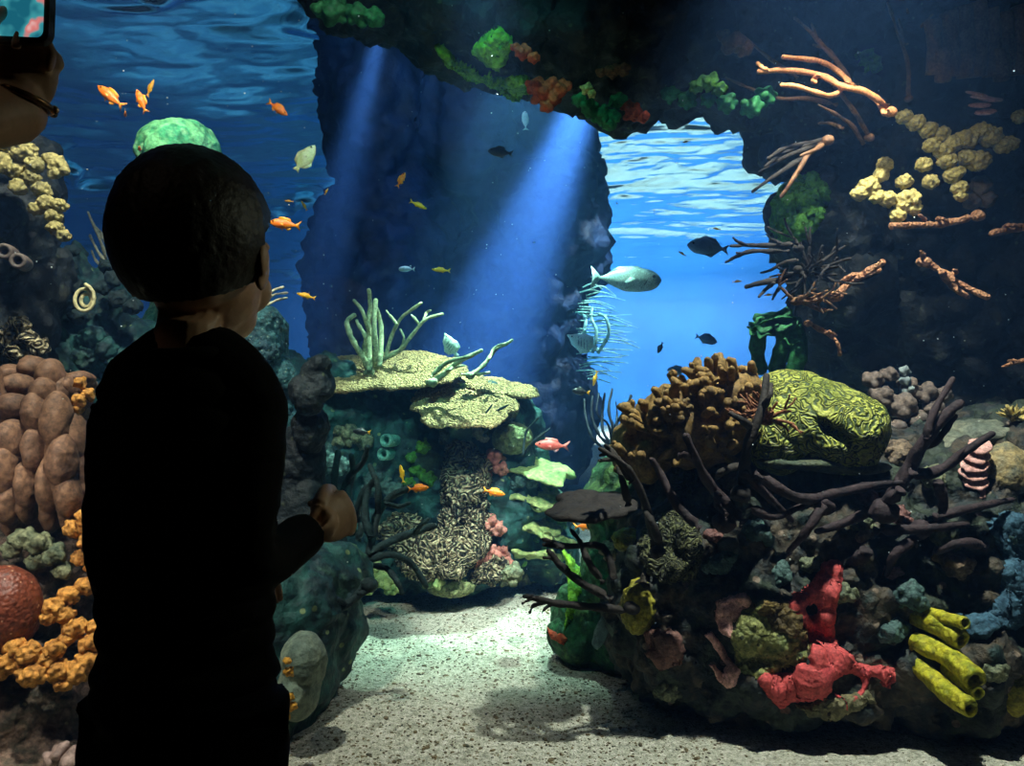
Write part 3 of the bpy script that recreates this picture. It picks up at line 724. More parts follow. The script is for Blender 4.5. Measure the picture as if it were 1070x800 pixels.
polyps('dim sparse orange cup coral polyps, right cluster under the mound rim', [(802, 778, 9), (814, 772, 6), (808, 792, 8)])

# bushy brown finger coral
e = empty('finger_coral', P(720, 470, 2.5), 'bushy brown finger coral with stubby upright tips, left of the large brain coral', 'coral')
b = MB(); rb(b, 720, 445, 2.6, 62, 44, .16); rb(b, 760, 415, 2.6, 40, 34, .14); rb(b, 670, 470, 2.62, 34, 36, .14)
core = solid('core', b, .009, m_bush, e, disp=[D('fbm', .02, 8, 3, 2), D('cell', .02, 22, 3, 1)])
SC2 = Surf([core])
for k in range(96):
    zone = R.random()
    if zone < .5: x, y = R.uniform(690, 798), R.uniform(385, 445)
    elif zone < .8: x, y = R.uniform(645, 720), R.uniform(425, 490)
    else: x, y = R.uniform(700, 790), R.uniform(430, 478)
    h, n = SC2.hit(x, y)
    if abs(h.y - 2.6) > .3 or h.y == 3.0: continue
    up = Vector((-.25, -.35, .9)); d = (n * .7 + up * .6 + Vector((R.gauss(0, .25), R.gauss(0, .2), R.gauss(0, .2)))).normalized()
    b = MB(); L_ = R.uniform(.04, .075); r_ = R.uniform(.011, .017)
    b.tube([h - d * .02, h + d * L_ * .4, h + d * L_ * .8 + Vector((R.gauss(0, .006), 0, .004)), h + d * L_], [r_ * .8, r_, r_ * 1.05, r_ * .75], 9, .15)
    if R.random() < .6:
        d2 = (d + Vector((R.gauss(0, .7), R.gauss(0, .5), .2))).normalized(); b.tube([h + d * L_ * .4, h + d * L_ * .4 + d2 * L_ * .6], [r_ * .8, r_ * .6], 8, .1)
    obj('finger', b, m_bush, e, disp=[D('fbm', .003, 70, 2, k)])
# silhouette tips on its crown
for (x, y) in ((752, 372), (762, 378), (748, 385), (733, 388), (724, 400), (775, 385), (705, 402), (697, 410), (688, 425), (712, 395), (740, 378), (785, 380)):
    b = MB(); stroke(b, [(x + 6, y + 26), (x + 2, y + 12), (x, y)], 2.55, 5.5, tip=.8); obj('finger', b, m_bush, e)

# comb-like rusty thicket in the middle of that coral
e = bush('twig_coral', 'rusty brown twiggy coral thicket between the finger coral and the brain coral', mat('twig_rust', [(104, 60, 34), (150, 96, 56)], scale=12, bump=.6, bscale=100), P(800, 440, 2.36), 15, .075, .0062, 1, (-.4, -.5, .6), .6, .5, .1)
# dark branches in front
antler('staghorn_coral', 'dark staghorn coral reaching up-left in front of the green stump', m_dkbr, 2.3, [
    (C5([(480, 700), (450, 560), (400, 450), (350, 400), (290, 362)]), 4.6), (C5([(350, 400), (315, 400), (285, 405)]), 2.8), (C5([(400, 480), (365, 420), (330, 370), (310, 352)]), 4.2), (C5([(355, 395), (320, 378), (290, 385)]), 2.6),
    (C5([(390, 560), (370, 480), (352, 430)]), 4.2), (C5([(500, 700), (470, 620), (440, 570)]), 5)], base=C5([(490, 720)])[0])
antler('staghorn_coral', 'dark staghorn coral fanning left over the sand with hand-like tips', m_dkbr, 2.3, [
    (C6([(400, 260), (250, 245), (150, 235), (60, 215), (25, 210)]), 4.4), (C6([(110, 228), (60, 240), (45, 265)]), 2.4), (C6([(135, 233), (100, 250), (88, 268)]), 2.2), (C6([(60, 215), (40, 222), (20, 234)]), 2.2),
    (C6([(330, 220), (220, 160), (150, 100), (110, 50)]), 4.6), (C6([(300, 160), (250, 90), (220, 20), (190, -20)]), 4.2), (C6([(340, 150), (300, 40), (180, 35), (95, 30)]), 4.4), (C6([(180, 120), (130, 80), (95, 75)]), 3), (C6([(160, 40), (120, 20), (90, 10)]), 3)], base=C6([(400, 250)])[0])
antler('staghorn_coral', 'thick brown forked branch rising before the twiggy thicket', m_dkbr, 2.26, [
    (C5([(790, 480), (800, 370), (850, 230), (870, 110)]), 6.2), (C5([(830, 300), (780, 260), (745, 240)]), 4.5), (C5([(850, 230), (880, 180), (885, 140)]), 4), (C5([(790, 420), (720, 440), (700, 460)]), 5)], base=C5([(780, 520)])[0])
antler('staghorn_coral', 'thick dark diagonal coral branch crossing above the maze coral', m_purp, 2.28, [
    (C5([(790, 620), (700, 520), (640, 430), (590, 320)]), 6.5), (C5([(700, 520), (700, 560), (730, 590)]), 4.5), (C5([(620, 400), (580, 380), (560, 400)]), 4), (C5([(640, 640), (560, 560), (500, 450), (470, 400)]), 5.5)], base=C5([(720, 620)])[0])
antler('staghorn_coral', 'dark purple coral branch slanting up to the right past the brain coral', m_purp, 2.3, [
    (C7([(520, 560), (600, 430), (650, 340), (740, 235), (778, 205)]), 8), (C7([(660, 330), (680, 250), (750, 120)]), 5), (C7([(600, 450), (700, 440), (800, 370), (890, 310)]), 6.5), (C7([(640, 360), (700, 330), (760, 250)]), 5)], base=C7([(510, 580)])[0])
antler('staghorn_coral', 'tangle of dark purplish coral branches lying below the brain coral', m_purp, 2.28, [
    (C7([(60, 450), (220, 535), (330, 520), (480, 490), (570, 480)]), 6), (C7([(570, 510), (500, 560), (400, 610), (280, 650)]), 7), (C7([(20, 440), (100, 520), (190, 610)]), 5.5), (C7([(300, 560), (250, 640), (180, 720)]), 5.5), (C7([(40, 560), (130, 600), (230, 560)]), 5)], base=C7([(300, 560)])[0])
antler('staghorn_coral', 'long low dark coral branches running toward the blue sponge', m_purp, 2.3, [
    (C7([(480, 650), (650, 640), (800, 625)]), 6), (C7([(690, 600), (860, 560), (960, 540)]), 5), (C7([(700, 480), (720, 560), (700, 640)]), 6), (C7([(860, 700), (780, 690), (700, 720)]), 6), (C7([(450, 720), (400, 780), (420, 860)]), 8), (C7([(640, 660), (560, 720), (520, 800)]), 6)], base=C7([(640, 640)])[0])
# dark plate shelf on the left
b = MB(); plate(b, P(620, 527, 2.42), .13, .10, .022, (math.radians(14), math.radians(-6), .3), .22, 4); e = obj('plate_coral', b, m_dkbr, label='dark shelf-like plate coral jutting left above the orange fish', cat='coral', disp=[D('fbm', .012, 14, 3, 2)])
# knobby coral behind the brain coral
lumps('lobed_coral', 'grey-brown lobed coral cluster behind the brain coral with one pale stump', m_greyknob, [(912, 397, 10, 2.8), (928, 392, 8, 2.8), (922, 415, 12, 2.78), (942, 425, 14, 2.76), (950, 405, 11, 2.8), (965, 412, 12, 2.8), (975, 428, 12, 2.78), (958, 440, 12, 2.75), (936, 448, 11, 2.74), (985, 412, 9, 2.82), (905, 430, 9, 2.8)], vox=.006, knuck=9, small=.5)
lumps('sponge', 'short pale grey sponge stump standing on the grey-brown lobed coral', mat('pale_stump', [(104, 118, 120), (140, 150, 146)], scale=10, bump=.5), [(945, 387, 7, 2.77), (946, 397, 7, 2.77), (947, 408, 8, 2.78)], cat='sponge', knuck=8)
# sandy ledge, cup, platelets, anemone
b = MB(); rb(b, 1030, 452, 2.75, 46, 16, .16); rb(b, 1065, 462, 2.7, 30, 16, .16); rb(b, 985, 470, 2.7, 30, 24, .14)
solid('reef_rock', b, .009, mat('ledge_grey', [(84, 92, 80), (122, 122, 100)], scale=9, bump=.7, bscale=70), label='flat grey-green sandy ledge at the right edge behind the round cup sponge', cat='rock', disp=[D('fbm', .018, 9, 4, 3)])
e = empty('spiny_coral', P(1056, 436, 2.66), 'small tan spiky coral tuft on the grey ledge', 'coral')
for k in range(26):
    d = Vector((R.gauss(0, .7), R.gauss(-.3, .5), R.uniform(.1, 1))).normalized(); b = MB(); q = P(1058, 438, 2.62)
    b.tube([q, q + d * .03, q + d * .05], [.009, .006, .002], 7); obj('spine', b, m_tanknob, e)
b = MB(); c = P(1060, 488, 2.42); plate(b, c, .078, .078, .03, (math.radians(72), 0, math.radians(-8)), .07, 5, cup=-.03)
obj('cup_sponge', b, mat('cup_sponge', [(70, 84, 78), (150, 130, 84), (90, 108, 104)], scale=9, bump=.6, bscale=80), label='round grey cup sponge with a tan rim at the right edge', cat='sponge', disp=[D('fbm', .008, 20, 3, 2)])
e = empty('plate_coral', P(1020, 518, 2.4), 'stack of six pale pink platelets beside the round cup sponge', 'coral')
for k, (x, y, w_) in enumerate(((1024, 466, 13), (1021, 476, 14), (1018, 485, 15), (1018, 494, 15), (1019, 503, 14), (1020, 513, 10))):
    b = MB(); plate(b, P(x, y, 2.42), w_ * 2.4 / F, .03, .010, (math.radians(48), math.radians(-8), 0), .12, 7 + k, nr=10, na=50); obj('platelet', b, m_pink, e)
# rough reef bits scattered on the mound
m_bits = [mat('bit_a', [(70, 84, 66), (128, 130, 96)], scale=20, bump=.9, bscale=90), mat('bit_b', [(96, 80, 64), (144, 122, 96)], scale=20, bump=.9, bscale=90), mat('bit_c', [(44, 70, 70), (80, 108, 100)], scale=20, bump=.9, bscale=90), mat('bit_d', [(92, 60, 56), (134, 92, 84)], scale=20, bump=.9, bscale=90)]
bits = [(740, 520, 15, 0, 'knuckled grey-green coral lump under the crossing dark branch'), (765, 500, 13, 1, 'brown coral lump under the left end of the green ledge'), (905, 520, 12, 3, 'small rose-brown coral lump in the tangle below the brain coral'),
        (900, 545, 11, 0, 'small grey-green lump above the red sponge top'), (790, 555, 14, 2, 'blue-green coral lump on the shaded face of the mound'), (905, 560, 9, 1, 'tan branching nub in the middle of the mound'), (938, 540, 12, 3, 'mauve coral knob amid purple branches'),
        (990, 560, 16, 0, 'crusty pale green lump left of the blue sponge'), (1000, 590, 16, 1, 'brown crusty lump beside the blue sponge'), (950, 620, 15, 2, 'dark teal lump left of the topmost yellow tube'), (750, 590, 14, 2, 'teal lump right of the olive maze coral'),
        (845, 590, 10, 0, 'pale rough nub on top of the red sponge'), (700, 590, 11, 0, 'olive-grey nub below the maze coral'), (930, 660, 15, 2, 'teal-grey lump between the red sponge and the yellow tubes'), (1040, 700, 13, 0, 'mossy green lump right of the lowest yellow tube'),
        (975, 500, 12, 0, 'pale striped coral knob left of the pink platelets'), (940, 475, 16, 1, 'warm brown coral lump at the foot of the lobed coral'), (640, 575, 12, 1, 'brown coral knob by the dark fan of staghorn'), (745, 560, 10, 3, 'dull rose nub right of the olive maze coral'),
        (815, 600, 12, 2, 'dark teal knob left of the red sponge neck'), (880, 620, 12, 0, 'grey-green knob touching the right side of the red sponge neck'), (1050, 560, 12, 2, 'teal knob in the upper part of the blue sponge'), (700, 720, 14, 0, 'mossy knob at the lower left corner of the mound')]
for (x, y, r_, k, lab) in bits:
    lumps('coral_lump', lab, m_bits[k], [(x, y, r_), (x + R.uniform(-r_, r_), y + R.uniform(-r_, r_) * .7, r_ * .7), (x + R.uniform(-r_, r_), y + R.uniform(-r_, r_) * .7, r_ * .55)], S=SM, vox=.006, knuck=16, small=.36, amp=.006)

# ---- cliff and arch growth
YC = 2.75
antler('finger_sponge', 'bright orange finger sponge sweeping left from the cliff', m_finger, 2.72, [
    (P4([(600, 355), (520, 305), (450, 290), (370, 250), (260, 235), (170, 240)]), 3.4), (P4([(480, 285), (430, 235), (370, 205), (250, 190)]), 3), (P4([(450, 295), (420, 318), (380, 315), (300, 290), (245, 285)]), 3), (P4([(200, 236), (180, 226), (165, 212)]), 2.4), (P4([(590, 380), (560, 330), (500, 300)]), 3), (P4([(370, 250), (350, 268), (360, 275)]), 2.6)], base=P4([(610, 375)])[0], cat='sponge', tip=.8)
antler('finger_sponge', 'brown finger sponge pointing steeply up-left above the orange one', m_fingerbr, 2.8, [
    (P4([(480, 290), (440, 215), (380, 150), (330, 95), (290, 60)]), 2.8), (P4([(430, 200), (400, 165), (350, 150)]), 2), (P4([(380, 150), (360, 120), (345, 80)]), 2)], cat='sponge')
antler('finger_sponge', 'dull tan finger sponge trailing behind and below the orange one', m_fingerbr, 2.9, [
    (P4([(540, 460), (500, 390), (450, 320), (420, 290)]), 2.8), (P4([(520, 480), (470, 410), (370, 350)]), 2.6), (P4([(430, 350), (330, 330), (240, 330), (150, 300), (60, 260)]), 2.4), (P4([(450, 430), (410, 412), (370, 412)]), 2.2), (P4([(300, 260), (200, 190), (110, 115)]), 2.2)], cat='sponge')
antler('sea_whip', 'thin brown sea whip climbing the dark cliff', m_fingerbr, 3.0, [
    (P4([(670, 330), (668, 220), (645, 140), (600, 10)]), 2.4), (P4([(655, 150), (640, 80), (625, 10)]), 2), (P4([(690, 110), (720, 80), (750, 50)]), 1.8), (P4([(668, 150), (672, 80), (665, 30)]), 1.8)])
antler('finger_sponge', 'dark finger sponge fanned like a hand over the blue gap', m_dkbr, 2.8, [
    (P4([(400, 470), (380, 470), (260, 495), (200, 530)]), 3.2), (P4([(385, 480), (270, 520), (172, 575)]), 3), (P4([(385, 480), (280, 500), (190, 555)]), 2.8), (P4([(380, 490), (250, 570), (148, 640)]), 3.2), (P4([(380, 485), (300, 505), (215, 520)]), 3)], cat='sponge')
antler('finger_sponge', 'long brown finger drooping beside the mossy bulge', m_fingerbr, 2.76, [(P4([(400, 470), (340, 510), (290, 590), (245, 655)]), 3.4), (P4([(395, 475), (360, 500), (310, 520)]), 3)], cat='sponge')
antler('staghorn_coral', 'dark antler coral poking left across the blue gap', m_dkbr, 2.85, [
    (P6([(300, 175), (200, 180), (130, 180), (75, 182)]), 3), (P6([(130, 180), (100, 168), (85, 155)]), 2), (P6([(270, 200), (150, 200), (100, 215), (60, 236)]), 2.8), (P6([(240, 170), (210, 158), (195, 143)]), 1.8), (P6([(150, 200), (120, 208), (95, 205)]), 1.8)], base=P6([(300, 190)])[0])
antler('staghorn_coral', 'stubby dark coral branch below the antler coral at the gap', m_dkbr, 2.85, [
    (P6([(300, 230), (260, 235), (210, 262), (175, 272)]), 2.4), (P6([(300, 280), (240, 295), (180, 305), (128, 320)]), 4), (P6([(220, 305), (190, 330), (170, 352)]), 2.6), (P6([(240, 320), (225, 340), (215, 360)]), 2.2)], base=P6([(300, 260)])[0])
bush('twig_coral', 'tangled brown twig coral on the cliff edge beside the blue gap', m_dkbr, P(845, 285, 2.9), 14, .13, .008, 1, (-.3, -.5, .1), .8, .5, 0)
bush('twig_coral', 'brown twig coral lower on the cliff edge above the hanging plates', m_fingerbr, P(832, 315, 2.85), 8, .10, .007, 1, (-.2, -.5, .2), .8, .5, 0)
patch('moss_sponge', 'mossy green bulge on the cliff edge under the dark fingers', m_moss, SR, [(812, 205), (830, 185), (855, 180), (868, 200), (862, 230), (845, 250), (815, 252), (808, 232)], .05, soft=14, disp=[D('fbm', .02, 12, 4, 3), D('cell', .015, 30, 3, 1)], jump=.2)
# hanging green plates
e = empty('plate_coral', P(800, 385, 2.95), 'ruffled green hanging plate coral with two thick stems at the gap', 'coral')
for (x, y, w_, t_) in ((808, 330, 22, 0), (800, 338, 20, .4), (796, 346, 16, .8), (818, 338, 18, .2), (825, 352, 14, .5)):
    b = MB(); plate(b, P(x, y, 2.95), w_ * 2.95 / F, .05, .012, (math.radians(25), math.radians(-14), t_), .15, int(x), nr=10, na=70, ruff=.012); obj('plate', b, m_plategr, e)
for pts, r_ in ((P6([(190, 430), (165, 500), (170, 590)]), 8), (P6([(240, 430), (245, 510), (230, 590)]), 8), (P6([(280, 440), (300, 520), (290, 600)]), 10)):
    b = MB(); stroke(b, pts, 2.97, r_, tip=.9, n=14); obj('stem', b, m_plategr, e, disp=[D('fbm', .01, 20, 3, 2)])
# brown fuzzy branch pieces
fz = mat('fuzzy_branch', [(150, 98, 66), (190, 136, 96)], scale=16, bump=.9, bscale=120, vor=90)
for lab, ss in (('knobbly tan branch lying level just under the yellow-tan lumps', [(P6([(900, 82), (780, 108), (700, 112), (612, 116)]), 3.8), (P6([(730, 110), (720, 90), (705, 78)]), 2.4), (P6([(800, 105), (780, 90), (765, 92)]), 2.2)]),
                ('knobbly tan branch entering from the right edge', [(P6([(1090, 112), (1020, 124), (950, 140)]), 4.5), (P6([(1040, 120), (1010, 112), (990, 118)]), 2.6)]),
                ('knobbly reddish branch slanting down-right across the dark cliff', [(P6([(720, 235), (760, 255), (830, 300), (935, 356)]), 3.8), (P6([(780, 268), (820, 320), (868, 352)]), 3.8), (P6([(745, 255), (725, 225), (710, 200)]), 2.4), (P6([(800, 280), (830, 270), (820, 262)]), 2.4)]),
                ('knobbly brown branch slanting up-right left of the dark hollow', [(P6([(425, 350), (470, 310), (520, 275), (585, 238)]), 4.2), (P6([(440, 310), (470, 285), (500, 275)]), 3), (P6([(500, 290), (540, 275), (575, 262)]), 3)]),
                ('thin brown drooping branch low on the cliff', [(P6([(335, 440), (390, 470), (430, 500), (440, 545)]), 2.4), (P6([(390, 470), (410, 470), (430, 480)]), 1.8)]),
                ('short dim pink branch at the right edge over the ledge', [(P6([(1080, 560), (1030, 570), (985, 586)]), 2.4), (P6([(1040, 568), (1020, 562), (1005, 566)]), 1.6)])):
    antler('finger_sponge', lab, fz, 2.85, ss, cat='sponge', k=1.8, tip=.75)
# yellow-tan lumps on the cliff
lumps('knobbly_coral', 'big yellow-tan knobbly coral colony on the upper right cliff', m_tanknob, [(x, y, r_, 2.85) for x, y, r_ in ((945, 122, 9), (957, 128, 10), (970, 135, 10), (983, 140, 10), (995, 150, 11), (985, 158, 10), (973, 152, 9), (1010, 145, 12), (1025, 138, 11), (1035, 143, 12), (1048, 152, 10), (1055, 150, 9), (1065, 122, 8), (1022, 168, 13), (1010, 165, 10), (990, 168, 10), (996, 183, 10), (1002, 196, 9), (1004, 205, 7), (1000, 180, 8))], vox=.0036, knuck=52, small=.23, amp=.003)
lumps('knobbly_coral', 'lower left group of yellow-green knobbly coral lumps on the cliff', m_tanknob, [(x, y, r_, 2.85) for x, y, r_ in ((925, 172, 9), (920, 183, 9), (908, 195, 11), (898, 202, 9), (915, 205, 9), (928, 208, 10), (945, 190, 9), (950, 208, 12), (943, 215, 9), (965, 172, 9), (972, 190, 9), (938, 225, 9), (955, 218, 8))], vox=.0036, knuck=52, small=.23, amp=.003)
lumps('knobbly_coral', 'dim grey-green lump under the yellow-tan colony', m_greyknob, [(1025, 195, 12, 2.95), (1030, 208, 10, 2.95), (1015, 210, 9, 2.95)])
e = empty('plate_coral', P(1030, 120, 2.95), 'fan of pale pink plates above the yellow-tan colony', 'coral')
for k, (x, y, w_) in enumerate(((1020, 98, 11), (1028, 102, 13), (1035, 104, 12), (1024, 110, 11), (1030, 117, 11))):
    b = MB(); plate(b, P(x, y, 2.92), w_ * 2.92 / F, .035, .010, (math.radians(28), math.radians(10 - 5 * k), 0), .15, 3 + k, nr=9, na=50); obj('platelet', b, m_pink, e)
patch('encrusting_coral', 'small green honeycomb coral patch high on the cliff', m_moss, SR, [(897, 55), (912, 52), (922, 60), (920, 72), (905, 76), (897, 66)], .02, cat='coral', soft=6, disp=[D('cell', .02, 45, 2, 1)], jump=.2)
e = empty('pipe_sponge', P(1020, 80, 2.9), 'dim brown cluster of upright pipe sponges at the top right corner', 'sponge')
for k, (x, y0, y1, r_) in enumerate(((975, 78, 22, 8), (992, 80, 15, 9), (1008, 82, 8, 9), (1022, 80, 4, 9), (1036, 80, 10, 9), (1050, 76, 14, 9), (1066, 78, 8, 10), (985, 84, 50, 8), (1046, 84, 50, 8))):
    b = MB(); tube_sponge(b, [P(x, y0, 2.95), P(x + 1, (y0 + y1) / 2, 2.92), P(x - 1, y1, 2.9)], r_ * 2.9 / F, r_ * 2.9 / F, n=16); obj('pipe', b, m_fingerbr, e, disp=[D('fbm', .008, 16, 3, k)])
# sponges on the underside of the arch
C2 = conv(300, 0, .3375)
m_lime = mat('lime_sponge', [(60, 120, 16), (126, 178, 30), (84, 146, 24)], scale=8, rough=.7, bump=.8, bscale=60, vor=35, dist=.01)
patch('lime_sponge', 'lime green sponge hanging from the underside of the overhang', m_lime, SR, C2([(455, 140), (480, 135), (510, 170), (570, 200), (600, 225), (650, 240), (750, 235), (752, 290), (700, 298), (650, 270), (600, 240), (540, 235), (500, 200), (470, 170)]), .03, soft=6, disp=[D('fbm', .012, 12, 3, 1)], jump=.25)
patch('lime_sponge', 'round lime green sponge lobe higher on the overhang', m_lime, SR, C2([(580, 130), (620, 90), (660, 78), (688, 110), (680, 170), (650, 205), (610, 180), (585, 160)]), .04, soft=12, disp=[D('fbm', .02, 12, 3, 2)], jump=.25)
lumps('rust_sponge', 'rust red round sponge hanging at the lowest point of the overhang', m_rust, [(571, 97, 17, 2.78), (560, 90, 10, 2.78), (584, 92, 11, 2.78), (572, 110, 8, 2.78)], cat='sponge', knuck=12, small=.4)
lumps('rust_sponge', 'dull orange sponge crust left of the centre of the overhang', m_rust, [(545, 54, 9, 2.65), (558, 60, 7, 2.65), (538, 49, 6, 2.65)], cat='sponge', knuck=12)
lumps('rust_sponge', 'brown-orange sponge crust midway along the overhang', m_fingerbr, [(640, 74, 8, 2.75), (650, 72, 8, 2.75), (628, 76, 6, 2.75)], cat='sponge', knuck=12)
lumps('rust_sponge', 'rusty sponge lump on the overhang edge right of the green fringe', m_rust, [(662, 118, 11, 2.8), (655, 110, 8, 2.8), (672, 122, 7, 2.8)], cat='sponge', knuck=12)
lumps('moss_sponge', 'dark green lobed sponge fringe on the overhang edge', m_plategr, [(615, 112, 10, 2.8), (628, 120, 12, 2.8), (640, 122, 9, 2.8), (605, 104, 9, 2.8), (636, 130, 8, 2.8), (645, 105, 10, 2.8)], cat='sponge', knuck=12)
lumps('moss_sponge', 'pale tan sponge nub beside the dark green fringe', m_tanknob, [(613, 92, 7, 2.72), (618, 98, 6, 2.72)], cat='sponge', knuck=10)
lumps('moss_sponge', 'green lobed sponge right of the middle of the overhang', m_moss, [(740, 86, 11, 2.8), (728, 90, 9, 2.8), (752, 92, 8, 2.8)], cat='sponge', knuck=12)
lumps('moss_sponge', 'dark green lumps along the right half of the overhang rim', m_plategr, [(700, 98, 10, 2.85), (718, 104, 11, 2.85), (760, 108, 12, 2.85), (785, 112, 13, 2.85), (800, 100, 12, 2.85), (740, 104, 9, 2.85)], cat='sponge', knuck=12)
lumps('moss_sponge', 'green sponge at the left tip of the overhang', m_plategr, [(350, 12, 14, 2.65), (372, 14, 12, 2.65), (335, 10, 9, 2.65), (392, 18, 10, 2.65)], cat='sponge', knuck=10, small=.5)
lumps('rust_sponge', 'dim brown sponge where the overhang meets the cliff', m_fingerbr, [(765, 45, 11, 2.8), (778, 50, 8, 2.8), (756, 38, 7, 2.8)], cat='sponge', knuck=10, small=.5)
# green growth on the stump
patch('moss_sponge', 'bright green sponge streak on the mossy stump', m_lime, SM, C6([(165, 60), (200, 90), (230, 140), (220, 220), (190, 300), (165, 330), (175, 240), (180, 160)]), .02, soft=5, disp=[D('fbm', .01, 14, 3, 2)], jump=.2)
patch('encrusting_sponge', 'small orange-brown crust low on the mossy stump', m_rust, SM, C6([(110, 330), (150, 335), (175, 360), (165, 385), (120, 360)]), .012, soft=4, jump=.2)
b = MB(); plate(b, P(628, 660, 2.62), .022, .055, .012, (math.radians(75), math.radians(22), 0), .1, 9, nr=9, na=50); obj('leaf_sponge', b, mat('pale_leaf', [(96, 130, 130), (130, 160, 156)], scale=8, bump=.4), label='pale grey-blue leaf-shaped sponge standing beside the mossy stump', cat='sponge')
# ================================================================== centre reef
SCN = Surf([ROCKS['centre']])
C3 = conv(240, 280, .3562); C4 = conv(260, 440, .3562)
m_table = mat('table_coral', [(140, 108, 66), (190, 156, 104), (164, 132, 84)], scale=14, rough=.8, bump=1, bscale=90, vor=110, dist=.012, spots=(100, 78, 50), spot_scale=75, spot_size=.28)
m_lace = mat('lace_coral', [(96, 82, 58), (216, 200, 156), (130, 112, 78)], scale=22, rough=.8, bump=1, bscale=70, vor=50, dist=.02, brain=25, groove=(52, 48, 34))
m_pinksp = mat('rose_sponge', [(176, 104, 90), (206, 138, 120)], scale=12, rough=.8, bump=.5, bscale=60)
m_leaf = mat('leaf_coral', [(110, 136, 70), (160, 170, 104), (84, 120, 60)], scale=9, rough=.75, bump=.6, bscale=60, dist=.008)
m_gbr = mat('grey_dome', [(92, 108, 66), (136, 140, 92)], scale=8, rough=.8, bump=.9, bscale=60, vor=70, dist=.006, spots=(60, 72, 44), spot_scale=60, spot_size=.22)
m_antl = mat('antler_pale', [(150, 160, 122), (196, 196, 150), (120, 140, 112)], scale=12, rough=.75, bump=.5, bscale=80)
m_dkteal = mat('dark_teal_branch', [(8, 24, 26), (22, 44, 44), (14, 32, 34)], scale=12, rough=.8, bump=.6, bscale=80)
m_whiter = mat('white_crust', [(190, 186, 160), (224, 220, 200)], scale=12, bump=.6, bscale=60)
BUMPY = lambda a: .010 * (.5 - cells(a, 62, 3)) + .008 * fbm(a, 14, 3, 4)
def table(name, label, px, py, Y, wpx, ry, th, tilt, seed, rag=.2, stalk=None):
    e = empty(name, P(px, py + 12, Y), label, 'coral')
    b = MB(); plate(b, P(px, py, Y), wpx * Y / F, ry, th, tilt, rag, seed, nr=60, na=300); obj('plate', b, m_table, e, disp=[BUMPY])
    b = MB(); c = P(px, py, Y); b.tube([c + Vector((0, .08, -.26)), c + Vector((0, .06, -.14)), c + Vector((0, .02, -.045))], [.05, .05, .07], 20, .1); obj('stalk', b, m_rock_teal, e)
table('table_coral', 'broad tan table coral, upper left one under the antler coral', 396, 387, 3.72, 88, .30, .034, (math.radians(19), math.radians(-1), 0), 3, .14)
table('table_coral', 'lower tan table coral tilted toward the glass, in the middle', 480, 420, 3.58, 54, .24, .034, (math.radians(24), math.radians(-4), .3), 9, .2)
table('table_coral', 'narrow tan shelf of table coral reaching right over the dark gap', 512, 402, 3.8, 56, .16, .03, (math.radians(12), math.radians(9), 0), 15, .14)
antler('antler_coral', 'upright grey-green antler coral on the upper table coral', m_antl, 3.62, [
    (C3([(410, 305), (390, 260), (365, 220), (348, 180), (345, 155), (365, 138)]), 3.2), (C3([(400, 290), (395, 240), (398, 200), (380, 170), (372, 155)]), 2.4), (C3([(410, 300), (410, 230), (408, 160), (412, 110), (408, 65)]), 3),
    (C3([(425, 300), (428, 230), (424, 160), (428, 95)]), 3.2), (C3([(412, 200), (390, 130), (365, 95)]), 2.2), (C3([(440, 290), (445, 220), (442, 160), (430, 120)]), 2.8)], tip=.75)
antler('antler_coral', 'spreading dark antler coral just right of the upright one', m_antl, 3.68, [
    (C3([(430, 285), (455, 265), (500, 240), (540, 190), (575, 150), (625, 135)]), 2.6), (C3([(560, 170), (545, 150), (533, 138)]), 1.7), (C3([(570, 155), (578, 130), (590, 124)]), 1.7), (C3([(455, 270), (475, 200), (500, 150), (530, 125), (562, 102)]), 2.3), (C3([(492, 165), (475, 145), (460, 125)]), 1.6), (C3([(500, 240), (512, 205), (500, 180)]), 1.6)], tip=.6)
antler('antler_coral', 'pale forked coral branch lying on the edge of the lower table coral', m_antl, 3.45, [
    (C3([(595, 335), (640, 300), (680, 270), (738, 242)]), 3.4), (C3([(590, 320), (620, 290), (650, 272), (704, 258)]), 2.6), (C3([(640, 300), (660, 290), (690, 285)]), 2)], tip=.6)
antler('antler_coral', 'pale single coral branch rising right above the tan shelf', m_antl, 3.6, [
    (C3([(705, 315), (745, 285), (780, 240), (830, 212)]), 2.6), (C3([(760, 268), (775, 235), (800, 222)]), 1.8), (C3([(680, 312), (720, 312), (762, 306)]), 2)], tip=.6)
# domes
for x, y, w_, h_, lab in ((536, 458, 22, 17, 'green-grey dome coral right of the middle under the tan shelf'), (526, 428, 17, 16, 'small brown-green dome coral tucked under the tan shelf'), (470, 612, 26, 12, 'low ridged tan dome coral at the sand edge')):
    c, n = SCN.hit(x, y, dflt=3.8); s = c.y / F
    dome('dome_coral', lab, m_gbr, c + Vector((0, .02, 0)), (w_ * s, .10, h_ * s), 6, [D('fbm', .012, 9, 3, x), D('cell', .006, 50, 3, 3)])
lumps('white_sponge', 'whitish crusty sponge under the right end of the lower table coral', m_whiter, [(488, 449, 9), (498, 452, 9), (480, 447, 7), (506, 458, 6)], S=SCN, cat='sponge', knuck=12)
